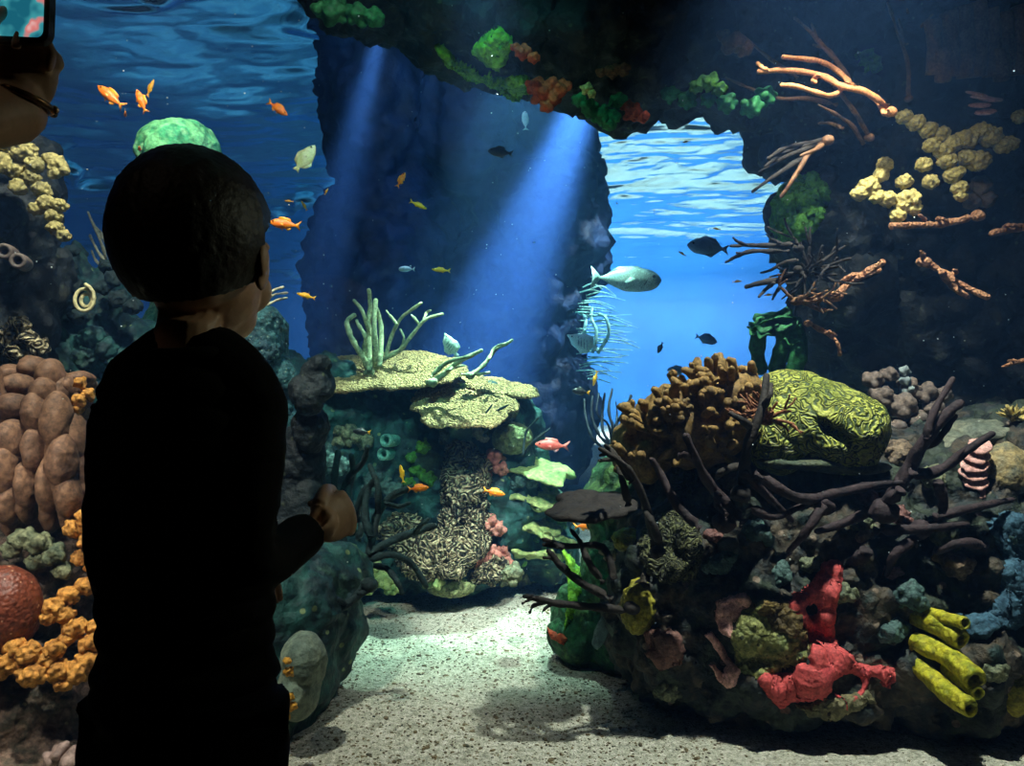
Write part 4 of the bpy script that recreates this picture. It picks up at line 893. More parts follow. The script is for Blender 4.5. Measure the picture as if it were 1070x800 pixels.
# lacy coral in the middle
L_ = lambda: [D('fbm', .03, 9, 3, 2), lambda a: .028 * (np.clip(ridged(a, 26, 2, 5), -.2, 1)), D('fbm', .012, 50, 2, 3)]
patch('lace_coral', 'tall thicket of brown lacy coral with pale tips, in the middle of the reef', m_lace, SCN, [(470, 470), (490, 465), (505, 480), (502, 510), (512, 545), (498, 580), (478, 600), (440, 598), (418, 585), (425, 565), (455, 560), (468, 530), (460, 500)], .07, step=1.0, soft=12, disp=L_(), jump=.25, cat='coral', rag=6)
patch('lace_coral', 'pale tan ridged coral patch low on the reef behind the dark branches', m_lace, SCN, [(396, 545), (415, 538), (438, 542), (446, 555), (432, 566), (405, 570), (396, 560)], .05, step=1.0, soft=8, disp=L_(), jump=.25, cat='coral', rag=4)
patch('lace_coral', 'small brown lacy coral at the foot of the reef near the sand', m_lace, SCN, [(500, 590), (520, 585), (530, 596), (515, 606), (498, 606)], .05, step=1.0, soft=8, disp=L_(), jump=.25, cat='coral', rag=4)
lumps('rose_sponge', 'rose pink sponge wedged between the lacy coral and the leaf corals', m_pinksp, [(518, 478, 10), (512, 488, 9), (524, 490, 8), (508, 496, 7)], S=SCN, cat='sponge', knuck=9, small=.45)
lumps('rose_sponge', 'dull rose sponge low on the reef, beside the small dark hollow', m_pinksp, [(500, 583, 9), (512, 578, 9), (523, 576, 10), (528, 585, 8), (505, 592, 8)], S=SCN, cat='sponge', knuck=9, small=.45)
lumps('rose_sponge', 'small brown-pink sponge in mid reef under the small orange fish', m_pinksp, [(512, 545, 9), (520, 552, 9), (508, 556, 7)], S=SCN, cat='sponge', knuck=9, small=.45)
# leaf corals at right of the centre reef
for k, (x, y, w_, d_, t_, lab) in enumerate(((563, 490, 34, .14, (14, 8, 0), 'flat leaf coral with tan edges, topmost of the green leaf corals'), (556, 514, 30, .14, (20, 2, .4), 'green leaf coral, second from the top of the green stack'), (575, 528, 26, .12, (22, 6, .8), 'green leaf coral with a ruffled rim, third of the green stack'),
                                  (560, 545, 26, .12, (24, -4, 1), 'yellow-green leaf coral, fourth of the green stack'), (575, 560, 24, .12, (20, 4, 2), 'green leaf coral near the bottom of the green stack'), (560, 580, 24, .12, (18, 0, 3), 'lowest green leaf coral by the sand'))):
    b = MB(); plate(b, P(x, y, 3.72), w_ * 3.72 / F, d_, .02, (math.radians(t_[0]), math.radians(t_[1]), t_[2]), .25, 30 + k, nr=20, na=150, ruff=.012)
    obj('leaf_coral', b, m_leaf, label=lab, cat='coral', group=None, disp=[D('fbm', .014, 14, 3, k), D('fbm', .005, 50, 2, k)])
lumps('moss_sponge', 'bright green sponge mass filling between the leaf corals', mat('bright_green', [(48, 110, 56), (110, 160, 70), (70, 130, 70)], scale=9, bump=.8, bscale=50), [(545, 528, 12, 3.78), (552, 560, 14, 3.8), (568, 575, 12, 3.8), (545, 580, 12, 3.82), (580, 545, 12, 3.8), (566, 508, 12, 3.8), (584, 578, 10, 3.8)], cat='sponge', knuck=18, amp=.008)
lumps('moss_sponge', 'dim yellow-green sponge patches in the shadow under the upper table coral', m_moss, [(442, 468, 9), (430, 478, 7), (436, 492, 9), (448, 500, 10), (428, 505, 8)], S=SCN, cat='sponge', knuck=12)
lumps('moss_sponge', 'yellow-green coral lump at the left foot of the reef on the sand', m_leaf, [(390, 598, 13, 3.45), (402, 606, 12, 3.42), (384, 612, 11, 3.42), (410, 615, 9, 3.42)], cat='coral', knuck=12)
lumps('moss_sponge', 'pale green tufted sponge standing at the foot of the lacy coral', m_leaf, [(455, 596, 8, 3.5), (456, 608, 9, 3.5), (448, 610, 7, 3.5)], cat='sponge', knuck=12)
m_paleteal = mat('pale_teal', [(70, 140, 130), (120, 180, 160)], scale=10, bump=.4)
for x, y, lab in ((409, 460, 'pale teal tube sponge, upper of two under the table coral'), (406, 474, 'pale teal tube sponge, lower of two under the table coral')):
    c, n = SCN.hit(x, y); b = MB(); tube_sponge(b, [c + Vector((.02, .03, 0)), c + Vector((0, -.02, 0)), c + Vector((-.015, -.06, .004))], .026, .03, n=18); obj('tube_sponge', b, m_paleteal, label=lab, cat='sponge')
for k, (x, y, r_, lab) in enumerate(((340, 480, 16, 'teal coral boulder lump behind the dark foreground branches'), (365, 455, 15, 'green-teal coral lump under the left end of the upper table coral'), (395, 505, 15, 'dim teal lump in the middle of the shaded reef wall'),
                              (350, 530, 15, 'teal lump low on the shaded reef wall'), (545, 500, 10, 'pale crusty knob above the second leaf coral'), (470, 455, 10, 'grey-green knob in the shade under the lower table coral'), (600, 598, 12, 'green lump at the right foot of the reef on the sand'), (535, 600, 12, 'dark green lump at the foot of the reef by the leaf corals'))):
    lumps('coral_lump', lab, m_bits[2] if k % 2 == 0 else m_bits[0], [(x, y, r_), (x + r_, y + r_ * .4, r_ * .7), (x - r_ * .7, y + r_ * .5, r_ * .6)], S=SCN, knuck=18, small=.36, amp=.008)
antler('twig_coral', 'thin dark twig coral leaning right over the dome corals', m_dkteal, 3.5, [(C3([(750, 490), (770, 430), (820, 400)]), 1.6), (C3([(860, 550), (890, 510), (940, 470)]), 1.5), (C3([(860, 550), (870, 480), (905, 440)]), 1.4), (C3([(750, 490), (745, 440), (770, 400)]), 1.3)])
# dark branching corals in front of the reef, beside the boy's hand
antler('staghorn_coral', 'dark teal staghorn coral spreading right beside the child\'s hand', m_dkteal, 2.75, [
    (C4([(345, 440), (365, 330), (380, 270), (420, 220), (472, 194)]), 5), (C4([(350, 390), (430, 345), (500, 320), (548, 305)]), 5), (C4([(490, 325), (510, 300), (525, 288)]), 3), (C4([(340, 410), (420, 390), (480, 420), (522, 485)]), 4.4), (C4([(330, 420), (400, 430), (435, 470), (450, 502)]), 3.6),
    (C4([(360, 340), (340, 280), (350, 200), (372, 170)]), 4.6), (C4([(380, 270), (378, 190), (355, 130)]), 3.6), (C4([(400, 240), (440, 250), (470, 240)]), 2.6)], base=C4([(340, 450)])[0], tip=.7)
antler('staghorn_coral', 'dark teal staghorn coral with upright fingers behind the child\'s hand', m_dkteal, 2.85, [
    (C4([(290, 400), (262, 280), (250, 180), (262, 92)]), 4.4), (C4([(260, 260), (290, 170), (335, 120), (348, 78)]), 4), (C4([(250, 230), (200, 200), (180, 150), (206, 75)]), 3.6), (C4([(300, 330), (320, 250), (345, 190)]), 4.4), (C4([(290, 300), (290, 220), (305, 150), (300, 100)]), 4), (C4([(320, 350), (330, 300), (310, 240)]), 4)], base=C4([(300, 420)])[0], tip=.7)
antler('staghorn_coral', 'upright dark coral fingers rising from behind the child\'s elbow', m_dkteal, 2.95, [
    (C4([(160, 330), (150, 220), (158, 120), (178, 35)]), 5), (C4([(155, 200), (130, 130), (140, 60)]), 4), (C4([(160, 250), (200, 180), (215, 110)]), 4), (C4([(155, 230), (120, 190), (118, 130)]), 3.4)], tip=.8)
antler('staghorn_coral', 'low dark coral branch curling over the boulder pile', m_dkteal, 2.45, [
    (C4([(350, 470), (310, 520), (240, 565), (165, 600)]), 5), (C4([(290, 540), (250, 520), (215, 525)]), 3.4), (C4([(320, 505), (350, 500), (335, 480)]), 3)], base=C4([(355, 480)])[0])
lumps('coral_lump', 'orange-yellow knobbed coral beside the child\'s hip', mat('amber_knob', [(190, 130, 30), (220, 165, 56)], scale=12, bump=.6, bscale=90), [(300, 690, 5, 2.08), (302, 702, 6, 2.08), (303, 728, 6, 2.08), (306, 738, 6, 2.08), (300, 748, 5, 2.08)], knuck=10, vox=.004)
# sea fan beyond the right mound, and the feathery coral on the pillar
antler('sea_whip', 'thin blue-black whip coral silhouetted against the bright water', mat('whip_dark', [(14, 26, 40), (24, 40, 56)], scale=8), 3.4, [
    (C5([(330, 350), (290, 320), (262, 250), (264, 178)]), 1.8), (C5([(330, 350), (300, 300), (298, 230), (306, 170)]), 1.8), (C5([(330, 350), (335, 290), (320, 230), (332, 155)]), 1.8), (C5([(340, 340), (345, 280), (372, 235), (398, 178)]), 1.8), (C5([(330, 360), (380, 320), (420, 270), (470, 245)]), 1.6),
    (C5([(320, 365), (360, 290), (385, 260), (384, 225)]), 1.5), (C5([(300, 360), (262, 320), (240, 250), (236, 190)]), 1.6), (C5([(330, 350), (320, 280), (280, 240), (285, 170)]), 1.5), (C5([(340, 360), (400, 330), (450, 320)]), 1.5), (C5([(345, 300), (350, 250), (345, 200)]), 1.3)], base=C5([(330, 400)])[0], tip=.7)
C5b = conv(560, 200, .28125)
m_feather = mat('pale_feather', [(120, 200, 190), (190, 235, 215)], scale=5, bump=.3)
e = empty('feather_coral', P(600, 372, 5.0), 'pale cyan feathery coral fanning right from the far pillar', 'coral')
for k in range(34):
    y = 300 + k * 2.9; L_ = 26 + 22 * math.sin(k / 33 * 3.1) + R.uniform(-6, 8); x0 = 600 + R.uniform(0, 16)
    b = MB(); stroke(b, [(x0, y), (x0 + L_ * .5, y + R.uniform(-4, 2)), (x0 + L_, y + R.uniform(-2, 7))], 5.0 + R.uniform(-.1, .1), 1.0, tip=.4, n=6); obj('frond', b, m_feather, e)
for pts in (C5b([(210, 600), (225, 520), (205, 470), (210, 435)]), C5b([(230, 600), (270, 530), (260, 470), (235, 455)]), C5b([(180, 520), (185, 470), (160, 450)])):
    b = MB(); stroke(b, pts, 4.9, 2.0, tip=.7, n=8); obj('stem', b, m_feather, e)

# ================================================================== left
SL = Surf([ROCKS['left_base'], ROCKS['left_tower'], ROCKS['left_spires']])
m_lobe = mat('brown_lobe', [(80, 56, 44), (128, 94, 70), (98, 72, 54)], scale=7, rough=.7, bump=.35, bscale=80, dist=.004)
m_amber = mat('amber_clump', [(150, 98, 44), (208, 146, 66), (178, 120, 54)], scale=12, rough=.8, bump=.9, bscale=70, vor=60, dist=.008)
e = empty('lobed_coral', P(40, 560, 2.25), 'large brown lobed coral with fat rounded columns at the left edge', 'coral')
K = conv(0, 240, .28125)
for k, (x, y, w_, h_, yy) in enumerate(((36, 384, 14, 12, 2.3), (12, 392, 14, 13, 2.3), (54, 396, 14, 22, 2.24), (18, 402, 17, 13, 2.26), (46, 415, 14, 22, 2.2), (14, 425, 17, 14, 2.18), (66, 410, 12, 18, 2.25), (84, 395, 15, 8, 2.3), (76, 405, 8, 14, 2.27),
        (86, 418, 8, 12, 2.24), (38, 430, 13, 22, 2.17), (60, 440, 15, 32, 2.16), (12, 460, 14, 22, 2.14), (36, 470, 11, 24, 2.15), (64, 480, 15, 28, 2.14), (80, 460, 10, 30, 2.2), (6, 490, 12, 30, 2.12), (28, 505, 9, 26, 2.14), (52, 505, 10, 30, 2.15), (72, 515, 12, 24, 2.16), (12, 525, 10, 22, 2.14), (90, 500, 9, 40, 2.22), (-8, 440, 14, 60, 2.2))):
    b = MB(); s = yy / F; b.blob(P(x, y, yy), (w_ * s, .05, h_ * s), 4, amp=.006, scale=18, seed=k); b.blob(P(x + 2, y + h_ * .8, yy + .03), (w_ * s * .8, .05, h_ * s * .9), 3, amp=.005, scale=20, seed=k)
    solid('column', b, .004, m_lobe, e, disp=[D('fbm', .006, 25, 3, k)])
b = MB(); rb(b, 40, 450, 2.36, 62, 70, .10); rb(b, 30, 520, 2.34, 55, 40, .1); solid('core', b, .008, m_lobe, e)
lumps('lobed_coral', 'small golden lobes at the right shoulder of the brown lobed coral', m_amber, [(84, 400, 8, 2.22), (92, 412, 8, 2.22), (84, 418, 8, 2.2), (80, 428, 7, 2.2)], knuck=6, small=.5)
for grp in (('orange-tan crumbly coral clumps climbing beside the child\'s back', [(92, 540, 13, 2.14), (78, 552, 12, 2.14), (94, 566, 12, 2.12), (100, 590, 12, 2.12), (86, 582, 11, 2.14)]), ('orange-tan crumbly coral clump beside the red-brown dome', [(90, 612, 11, 2.1), (72, 622, 12, 2.08), (56, 634, 12, 2.05), (68, 642, 11, 2.06), (50, 646, 9, 2.04)]),
            ('orange-tan crumbly coral clump by the child\'s waist', [(78, 656, 13, 2.06), (95, 672, 13, 2.06), (68, 668, 9, 2.04), (100, 655, 10, 2.08)]), ('big orange-tan crumbly coral bed below the red-brown dome', [(10, 692, 15, 1.98), (30, 682, 14, 1.98), (48, 690, 15, 2.0), (34, 704, 15, 1.97), (60, 700, 14, 2.0), (78, 702, 15, 2.02), (90, 692, 13, 2.04), (56, 678, 12, 2.0), (16, 676, 12, 1.98), (66, 714, 10, 2.0), (-4, 700, 14, 1.97)])):
    lumps('crumbly_coral', grp[0], m_amber, grp[1], vox=.0034, knuck=40, small=.25, amp=.004)
c = P(4, 636, 2.02)
dome('dome_coral', 'round red-brown dome coral with pale specks at the left edge', mat('redbrown_dome', [(96, 46, 32), (136, 70, 46)], scale=8, rough=.45, bump=.7, bscale=90, vor=90, dist=.004, spots=(196, 150, 120), spot_scale=48, spot_size=.17), c, (.088, .08, .108), 6, [D('fbm', .006, 12, 3, 2)])
lumps('coral_lump', 'grey-green knobbed coral between the brown columns and the red-brown dome', m_bits[0], [(26, 562, 12), (42, 568, 13), (58, 578, 12), (64, 596, 10), (40, 585, 11), (14, 572, 11)], Y=2.12, knuck=9, small=.5)
lumps('boulder', 'pinkish pale stone at the bottom edge on the left', mat('pink_stone', [(140, 116, 108), (176, 150, 140)], scale=9, bump=.4), [(62, 786, 10, 1.9), (72, 794, 12, 1.9), (54, 794, 9, 1.9)], cat='rock', knuck=5, small=.6)
# crown of the left tower
m_crown = mat('crown_tan', [(112, 102, 60), (158, 146, 88), (96, 92, 58)], scale=10, rough=.8, bump=.9, bscale=70, vor=60, dist=.008)
lumps('knobbly_coral', 'knobbly tan coral crowning the dark tower at the left edge', m_crown, [(x, y, r_, 2.42) for x, y, r_ in ((12, 150, 13), (22, 138, 8), (26, 160, 14), (36, 172, 10), (6, 170, 14), (18, 178, 11), (33, 186, 9), (44, 198, 10), (48, 212, 10), (38, 218, 9), (56, 226, 9), (62, 215, 9), (58, 238, 9), (66, 246, 8), (20, 195, 10))], knuck=46, small=.24, vox=.0036, amp=.004)
lumps('knobbly_coral', 'round tan knob coral jutting right near the tower top', m_crown, [(60, 172, 10, 2.45), (52, 166, 8, 2.45), (66, 178, 7, 2.45), (58, 182, 7, 2.45)], knuck=16, small=.38)
for x, y, lab in ((6, 262, 'grey tube sponge mouth on the dark tower, left of two'), (20, 272, 'grey tube sponge mouth on the dark tower, right of two')):
    b = MB(); q = P(x, y, 2.38); tube_sponge(b, [q + Vector((-.03, .08, .0)), q + Vector((-.01, .03, 0)), q + Vector((.008, -.02, -.004))], .022, .023, n=20, inner=.5); obj('tube_sponge', b, m_greyknob, label=lab, cat='sponge')
# teal fringe on the spires
for k, (sp, lab) in enumerate((([(76, 262, 7), (72, 280, 9), (78, 300, 9), (70, 318, 10), (84, 330, 10)], 'dark ragged coral climbing the left spire'), ([(112, 278, 8), (120, 290, 9), (108, 300, 9), (124, 312, 10), (140, 320, 9)], 'dark ragged coral on the middle spire behind the child\'s neck'),
                               ([(20, 340, 11), (8, 350, 12), (30, 355, 11), (16, 366, 11), (40, 362, 10)], 'pale-speckled lumpy coral just above the brown columns'), ([(60, 350, 12), (78, 360, 12), (96, 352, 12), (110, 365, 12), (88, 374, 12)], 'dark teal ruffled coral at the foot of the spires'))):
    lumps('ragged_coral', lab, [m_dkteal, m_dkteal, m_lace, m_rock_teal][k], [(x, y, r_, 2.95 if k != 2 else 2.5) for x, y, r_ in sp], knuck=26, small=.36, amp=.01)
b = MB(); ctr = P(93, 313, 2.85); pts = []
for i in range(34):
    a = i * .42; r_ = .012 + .0009 * i; pts.append(ctr + Vector((math.cos(a) * r_, -.01 - .001 * i, math.sin(a) * r_ * 1.2)))
b.tube(pts, .0065, 8); obj('coiled_worm_tube', b, mat('cream', [(190, 176, 120), (220, 210, 160)], scale=10), label='cream coiled tube on the left spire', cat='sea worm')
antler('finger_coral', 'cream finger coral behind the left side of the child\'s head', mat('cream2', [(170, 170, 140), (210, 205, 170)], scale=10), 3.2, [([(112, 276), (106, 254), (92, 222)], 2), ([(116, 268), (108, 246), (98, 236)], 1.6), ([(112, 276), (102, 262), (94, 246)], 1.8), ([(116, 272), (112, 256), (104, 244)], 1.6), ([(108, 280), (100, 272), (96, 262)], 1.6)], tip=.7)
antler('finger_coral', 'cream finger coral tips just past the child\'s chin', mat('cream2', [(0, 0, 0)]), 2.75, [([(274, 318), (286, 308), (300, 306)], 1.6), ([(274, 316), (284, 304), (296, 300)], 1.5), ([(276, 320), (288, 314), (300, 311)], 1.4)], tip=.7)
# loose shell grit on the sand: uncountable
b = MB(); vv, ff = ico(1)
rg = np.random.default_rng(3)
for i in range(13000):
    y = 1.9 + 2.7 * rg.random() ** 1.0; x = rg.uniform(-.36, .26) * y if rg.random() < .8 else rg.uniform(-.5, .5) * y
    z = sandz(np.array([[x, y, 0.]]))[0]; s = rg.uniform(.0012, .0042) * (1.9 if rg.random() < .07 else 1)
    b.add(vv * np.array((s * rg.uniform(.8, 2), s, s * .6)) @ np.array(Euler((0, 0, rg.uniform(0, 3))).to_matrix()) + np.array((x, y, z + s * .2)), ff)
obj('shell_grit', b, mat('grit', [(52, 56, 38), (96, 80, 50), (130, 116, 84), (44, 50, 38)], scale=30, bump=.2), label='dark shell grit strewn over the pale sand', cat='grit', kind='stuff')
# ================================================================== fish (head along +X, back along +Z, length 1)
def fishmat(name, cols, scale=4, rough=.35): return mat(name, cols, scale=scale, rough=rough, bump=.25, bscale=60, vor=0, dist=.01, spec=.6)
def fin(mb, pts, th=.012):
    """a thin fin with thickness from its outline in the XZ plane"""
    n = len(pts); c = (sum(p[0] for p in pts) / n, sum(p[1] for p in pts) / n)
    v = [(p[0], -th * .25, p[1]) for p in pts] + [(p[0], th * .25, p[1]) for p in pts] + [(c[0], -th, c[1]), (c[0], th, c[1])]
    f = []
    for i in range(n):
        j = (i + 1) % n; f += [(i, j, 2 * n), (n + j, n + i, 2 * n + 1), (j, i, n + i, n + j)]
    mb.add(v, f)
def bodyfn(prof, wid, bend=0, n=18):
    """prof: (x, z_low, z_high); cross-sections elliptical; wid = thickness factor"""
    b = MB(); xs = np.array([p[0] for p in prof]); t = np.linspace(0, 1, 40); X = xs[0] + (xs[-1] - xs[0]) * (3 * t * t - 2 * t ** 3) * .5 + (xs[-1] - xs[0]) * t * .5
    order = np.argsort(xs); lo = np.interp(X, xs[order], np.array([p[1] for p in prof])[order]); hi = np.interp(X, xs[order], np.array([p[2] for p in prof])[order])
    k = np.array([.25, .5, .25])
    for _ in range(2):
        lo[1:-1] = np.convolve(lo, k, 'valid'); hi[1:-1] = np.convolve(hi, k, 'valid')
    v = []; f = []; m = len(X)
    for i in range(m):
        c, h = (lo[i] + hi[i]) / 2, max((hi[i] - lo[i]) / 2, .003); w_ = wid * h ** .8 * (.45 ** .2) * (1 if X[i] > 0 else max(.35, 1 + X[i] * 1.2))
        for q in range(n):
            a = 2 * math.pi * q / n; sa = math.sin(a); v.append((X[i], math.cos(a) * w_ + bend * X[i] ** 2 * np.sign(-X[i]), c + sa * h))
    for i in range(m - 1):
        for q in range(n):
            q2 = (q + 1) % n; f.append((i * n + q, i * n + q2, (i + 1) * n + q2, (i + 1) * n + q))
    f.append(tuple(range(n))[::-1]); f.append(tuple((m - 1) * n + q for q in range(n)))
    return b.add(v, f)
m_eye = mat('fish_eye', [(8, 8, 10)], rough=.1, bump=0)
def make_fish(name, label, cat, prof, wid, m, fins, m_fin, eye, marks=(), group=None):
    e = empty(name, (0, 0, 0), label, cat, group)
    obj('body', bodyfn(prof, wid), m, e, local=True)
    for nm, pts, *rest in fins:
        b = MB(); fin(b, pts, rest[0] if rest else .012); obj(nm, b, m_fin if len(rest) < 2 else rest[1], e, local=True)
    for s in (-1, 1):
        b = MB(); hw = wid * .5 * eye[2]; b.blob((eye[0], s * eye[3], eye[1]), (eye[2], eye[2] * .5, eye[2]), 3); obj('eye', b, m_eye, e, local=True)
        b = MB(); fin(b, [(.16, -.02), (.02, -.10), (-.03, -.06), (.05, .01)], .006); o = obj('pectoral_fin', b, m_fin, e, local=True)
        o.location = (0, s * eye[3] * .92, 0); o.rotation_euler = (0, 0, s * .45)
    for nm, mk, mm in marks: obj(nm, mk, mm, e, local=True)
    return e
def put(e, px, py, Y, Lpx, head, roll=0, first=False, label=None, pitch=0, group=None):
    """head = angle of the head on the picture plane in degrees (0 right, 90 up, 180 left); pitch = turn of the fish away from the glass"""
    o = e if first else dup(e)
    s = Lpx * Y / F; o.scale = (s, s, s); o.location = P(px, py, Y)
    h = math.radians(head)
    flip = math.cos(h) < 0
    # world basis: X (head), Z (back)
    hx = Vector((math.cos(h), 0, math.sin(h))); hx = (hx * math.cos(math.radians(pitch)) + Vector((0, 1, 0)) * math.sin(math.radians(pitch))).normalized()
    up = Vector((-math.sin(h), 0, math.cos(h))) * (-1 if flip else 1)
    y_ = up.cross(hx).normalized(); z_ = hx.cross(y_).normalized()
    Mx = Matrix((hx, y_, z_)).transposed(); o.rotation_euler = (Mx @ Euler((math.radians(roll), 0, 0)).to_matrix()).to_euler()
    if label: o['label'] = label
    if group: o['group'] = group
    return o
PA = [(.5, -.01, .01), (.46, -.05, .04), (.36, -.11, .10), (.2, -.155, .15), (.0, -.15, .15), (-.15, -.105, .10), (-.27, -.05, .045), (-.33, -.035, .032)]
m_or = fishmat('orange_fish', [(236, 100, 0), (250, 138, 6)]); m_orf = fishmat('orange_fin', [(250, 140, 20), (250, 170, 40)])
anth = make_fish('anthias_fish', 'orange', 'fish', PA, .5, m_or,
    [('tail_fin', [(-.31, .03), (-.5, .17), (-.44, .05), (-.40, 0), (-.44, -.05), (-.5, -.17), (-.31, -.03)]), ('dorsal_fin', [(.24, .12), (.2, .2), (.02, .21), (-.14, .18), (-.2, .08)]), ('anal_fin', [(-.02, -.13), (-.1, -.21), (-.2, -.14), (-.2, -.07)]), ('pelvic_fin', [(.16, -.13), (.05, -.22), (.06, -.14)])], m_orf, (.37, .03, .028, .075))
G = 'small orange reef fish in the open water'
put(anth, 116, 101, 2.5, 36, 140, 0, True, 'orange fish, largest at upper left, nose up to the left')
put(anth, 131, 119, 2.45, 13, 200, 0, label='tiny orange and white fish just below the large upper left one', pitch=60)
put(anth, 148, 106, 2.5, 27, 112, label='orange fish nose up, centre of the trio at upper left')
put(anth, 290, 113, 2.6, 26, -35, label='orange fish with a pointed tail, alone above the pale yellow-white fish')
put(anth, 298, 234, 2.5, 34, 172, label='bright orange fish level with the child\'s cheek')
put(anth, 117, 258, 2.5, 22, 130, label='orange fish half hidden behind the left side of the child\'s head')
put(anth, 146, 156, 2.4, 16, 10, pitch=-70, label='orange fish seen head-on, touching the top left of the child\'s hair')
put(anth, 419, 188, 3.2, 18, 60, label='orange fish in front of the dark pillar, above the curved yellow one')
put(anth, 516, 514, 3.3, 24, -12, label='orange fish in front of the lacy coral')
put(anth, 437, 510, 2.65, 23, 5, label='orange fish just above the dark staghorn branch')
put(anth, 612, 549, 3.2, 26, 6, label='orange fish under the dark shelf coral')
m_rs = fishmat('rose_fish', [(186, 66, 56), (220, 110, 96)])
rs = make_fish('anthias_fish', 'rose-red fish with a forked tail to the right of the dome corals', 'fish', PA, .5, m_rs, [('tail_fin', [(-.31, .03), (-.52, .17), (-.44, .05), (-.40, 0), (-.44, -.05), (-.52, -.17), (-.31, -.03)]), ('dorsal_fin', [(.24, .12), (.2, .21), (.02, .21), (-.14, .18), (-.2, .08)]), ('anal_fin', [(-.02, -.13), (-.1, -.21), (-.2, -.14), (-.2, -.07)])], fishmat('rose_fin', [(220, 120, 110)]), (.37, .03, .028, .075))
b = MB(); b.tube([(.42, -.079, -.03), (.2, -.118, -.035), (0, -.118, -.03), (-.2, -.07, -.01)], .012, 8); obj('side_stripe', b, fishmat('pale_stripe', [(240, 200, 190)]), rs, local=True)
put(rs, 577, 465, 3.3, 36, 176, 0, True)
# slim yellow fish
PY = [(.5, -.01, .01), (.4, -.07, .06), (.2, -.11, .10), (0, -.11, .10), (-.2, -.07, .06), (-.36, -.03, .03)]
m_ye = fishmat('yellow_fish', [(240, 150, 0), (250, 190, 20)])
yf = make_fish('damsel_fish', 'yellow', 'fish', PY, .5, m_ye, [('tail_fin', [(-.34, .03), (-.5, .14), (-.43, 0), (-.5, -.14), (-.34, -.03)]), ('dorsal_fin', [(.24, .08), (.15, .15), (-.1, .14), (-.2, .05)]), ('anal_fin', [(0, -.09), (-.1, -.15), (-.2, -.06)])], m_ye, (.38, .02, .025, .06))
put(yf, 437, 214, 3.2, 20, -25, 0, True, 'slim yellow-orange fish, curved, below the orange one by the pillar')
put(yf, 461, 282, 3.2, 20, 175, label='yellow-orange fish low in front of the main light shaft')
put(yf, 320, 309, 2.8, 21, 165, label='yellow-orange fish right of the child\'s chin')
put(yf, 318, 215, 2.9, 12, 120, label='tiny yellow fish, right one of the pair beside the child\'s temple')
put(yf, 302, 210, 2.9, 10, 175, label='tiny pale yellow fish, left one of the pair beside the child\'s temple')
put(yf, 341, 200, 2.9, 8, 60, label='tiniest yellow fish, highest of those beside the child\'s temple')
put(yf, 420, 495, 3.2, 20, 100, label='yellow fish standing upright in front of the shaded reef')
put(yf, 622, 395, 3.6, 17, 255, label='bright yellow fish nose down against the bright water')
put(yf, 157, 92, 2.6, 20, 68, label='glowing yellow fish, highest of the trio at upper left')
for x, y, L_, h_, lab in ((713, 265, 9, 150, 'tiny pale fish under the dark grey fish'), (770, 294, 10, 5, 'tiny yellow fish near the stubby dark coral'), (803, 308, 9, 5, 'tiny yellow fish beside the cliff twigs'), (749, 239, 9, 170, 'tiny white fish above the antler coral'), (768, 134, 10, 120, 'tiny pale orange fish under the overhang by the cliff'), (717, 148, 8, 190, 'tiny pale fish in the rippled light under the overhang')):
    put(yf, x, y, 3.6, L_, h_, label=lab)
# black fish with yellow tail
PD = [(.5, -.01, .01), (.42, -.10, .09), (.25, -.18, .17), (0, -.20, .19), (-.2, -.11, .11), (-.33, -.045, .045)]
m_bk = fishmat('black_fish', [(14, 16, 20), (30, 32, 38)])
bf = make_fish('damsel_fish', 'small black fish with a yellow tail under the upper table coral', 'fish', PD, .45, m_bk, [('tail_fin', [(-.31, .04), (-.5, .15), (-.45, 0), (-.5, -.15), (-.31, -.04)], .012, m_ye), ('dorsal_fin', [(.24, .15), (.1, .25), (-.12, .22), (-.2, .1)]), ('anal_fin', [(.02, -.18), (-.12, -.24), (-.2, -.1)])], m_bk, (.36, .04, .03, .08))
put(bf, 378, 451, 3.2, 19, 175, 0, True)
o = put(bf, 607, 409, 3.5, 19, 172, label='small black fish with a yellow rear beside the whip coral')
bf2 = make_fish('damsel_fish', 'small black fish under the overhang in front of the light shaft', 'fish', PD, .45, m_bk, [('tail_fin', [(-.31, .04), (-.5, .15), (-.45, 0), (-.5, -.15), (-.31, -.04)]), ('dorsal_fin', [(.24, .15), (.1, .25), (-.12, .22), (-.2, .1)]), ('anal_fin', [(.02, -.18), (-.12, -.24), (-.2, -.1)])], m_bk, (.36, .04, .03, .08))
put(bf2, 523, 159, 3.3, 27, 172, 0, True)
put(bf2, 690, 363, 4.2, 13, 245, label='tiny dark fish nose down against the bright water')
# pale yellow-white fish
m_py = fishmat('pale_yellow', [(196, 206, 120), (232, 234, 190)])
PW = [(.5, -.01, .01), (.42, -.09, .08), (.25, -.20, .19), (0, -.25, .24), (-.22, -.17, .16), (-.36, -.05, .05)]
pf = make_fish('butterfly_fish', 'pale yellow-white oval fish nose down left, high beside the light shaft', 'fish', PW, .3, m_py, [('tail_fin', [(-.34, .05), (-.5, .12), (-.47, 0), (-.5, -.12), (-.34, -.05)]), ('dorsal_fin', [(.2, .2), (.0, .30), (-.25, .24), (-.33, .08)]), ('anal_fin', [(.05, -.24), (-.1, -.31), (-.27, -.2), (-.33, -.08)])], m_py, (.38, .04, .03, .065))
put(pf, 319, 165, 2.7, 34, 52, 0, True)
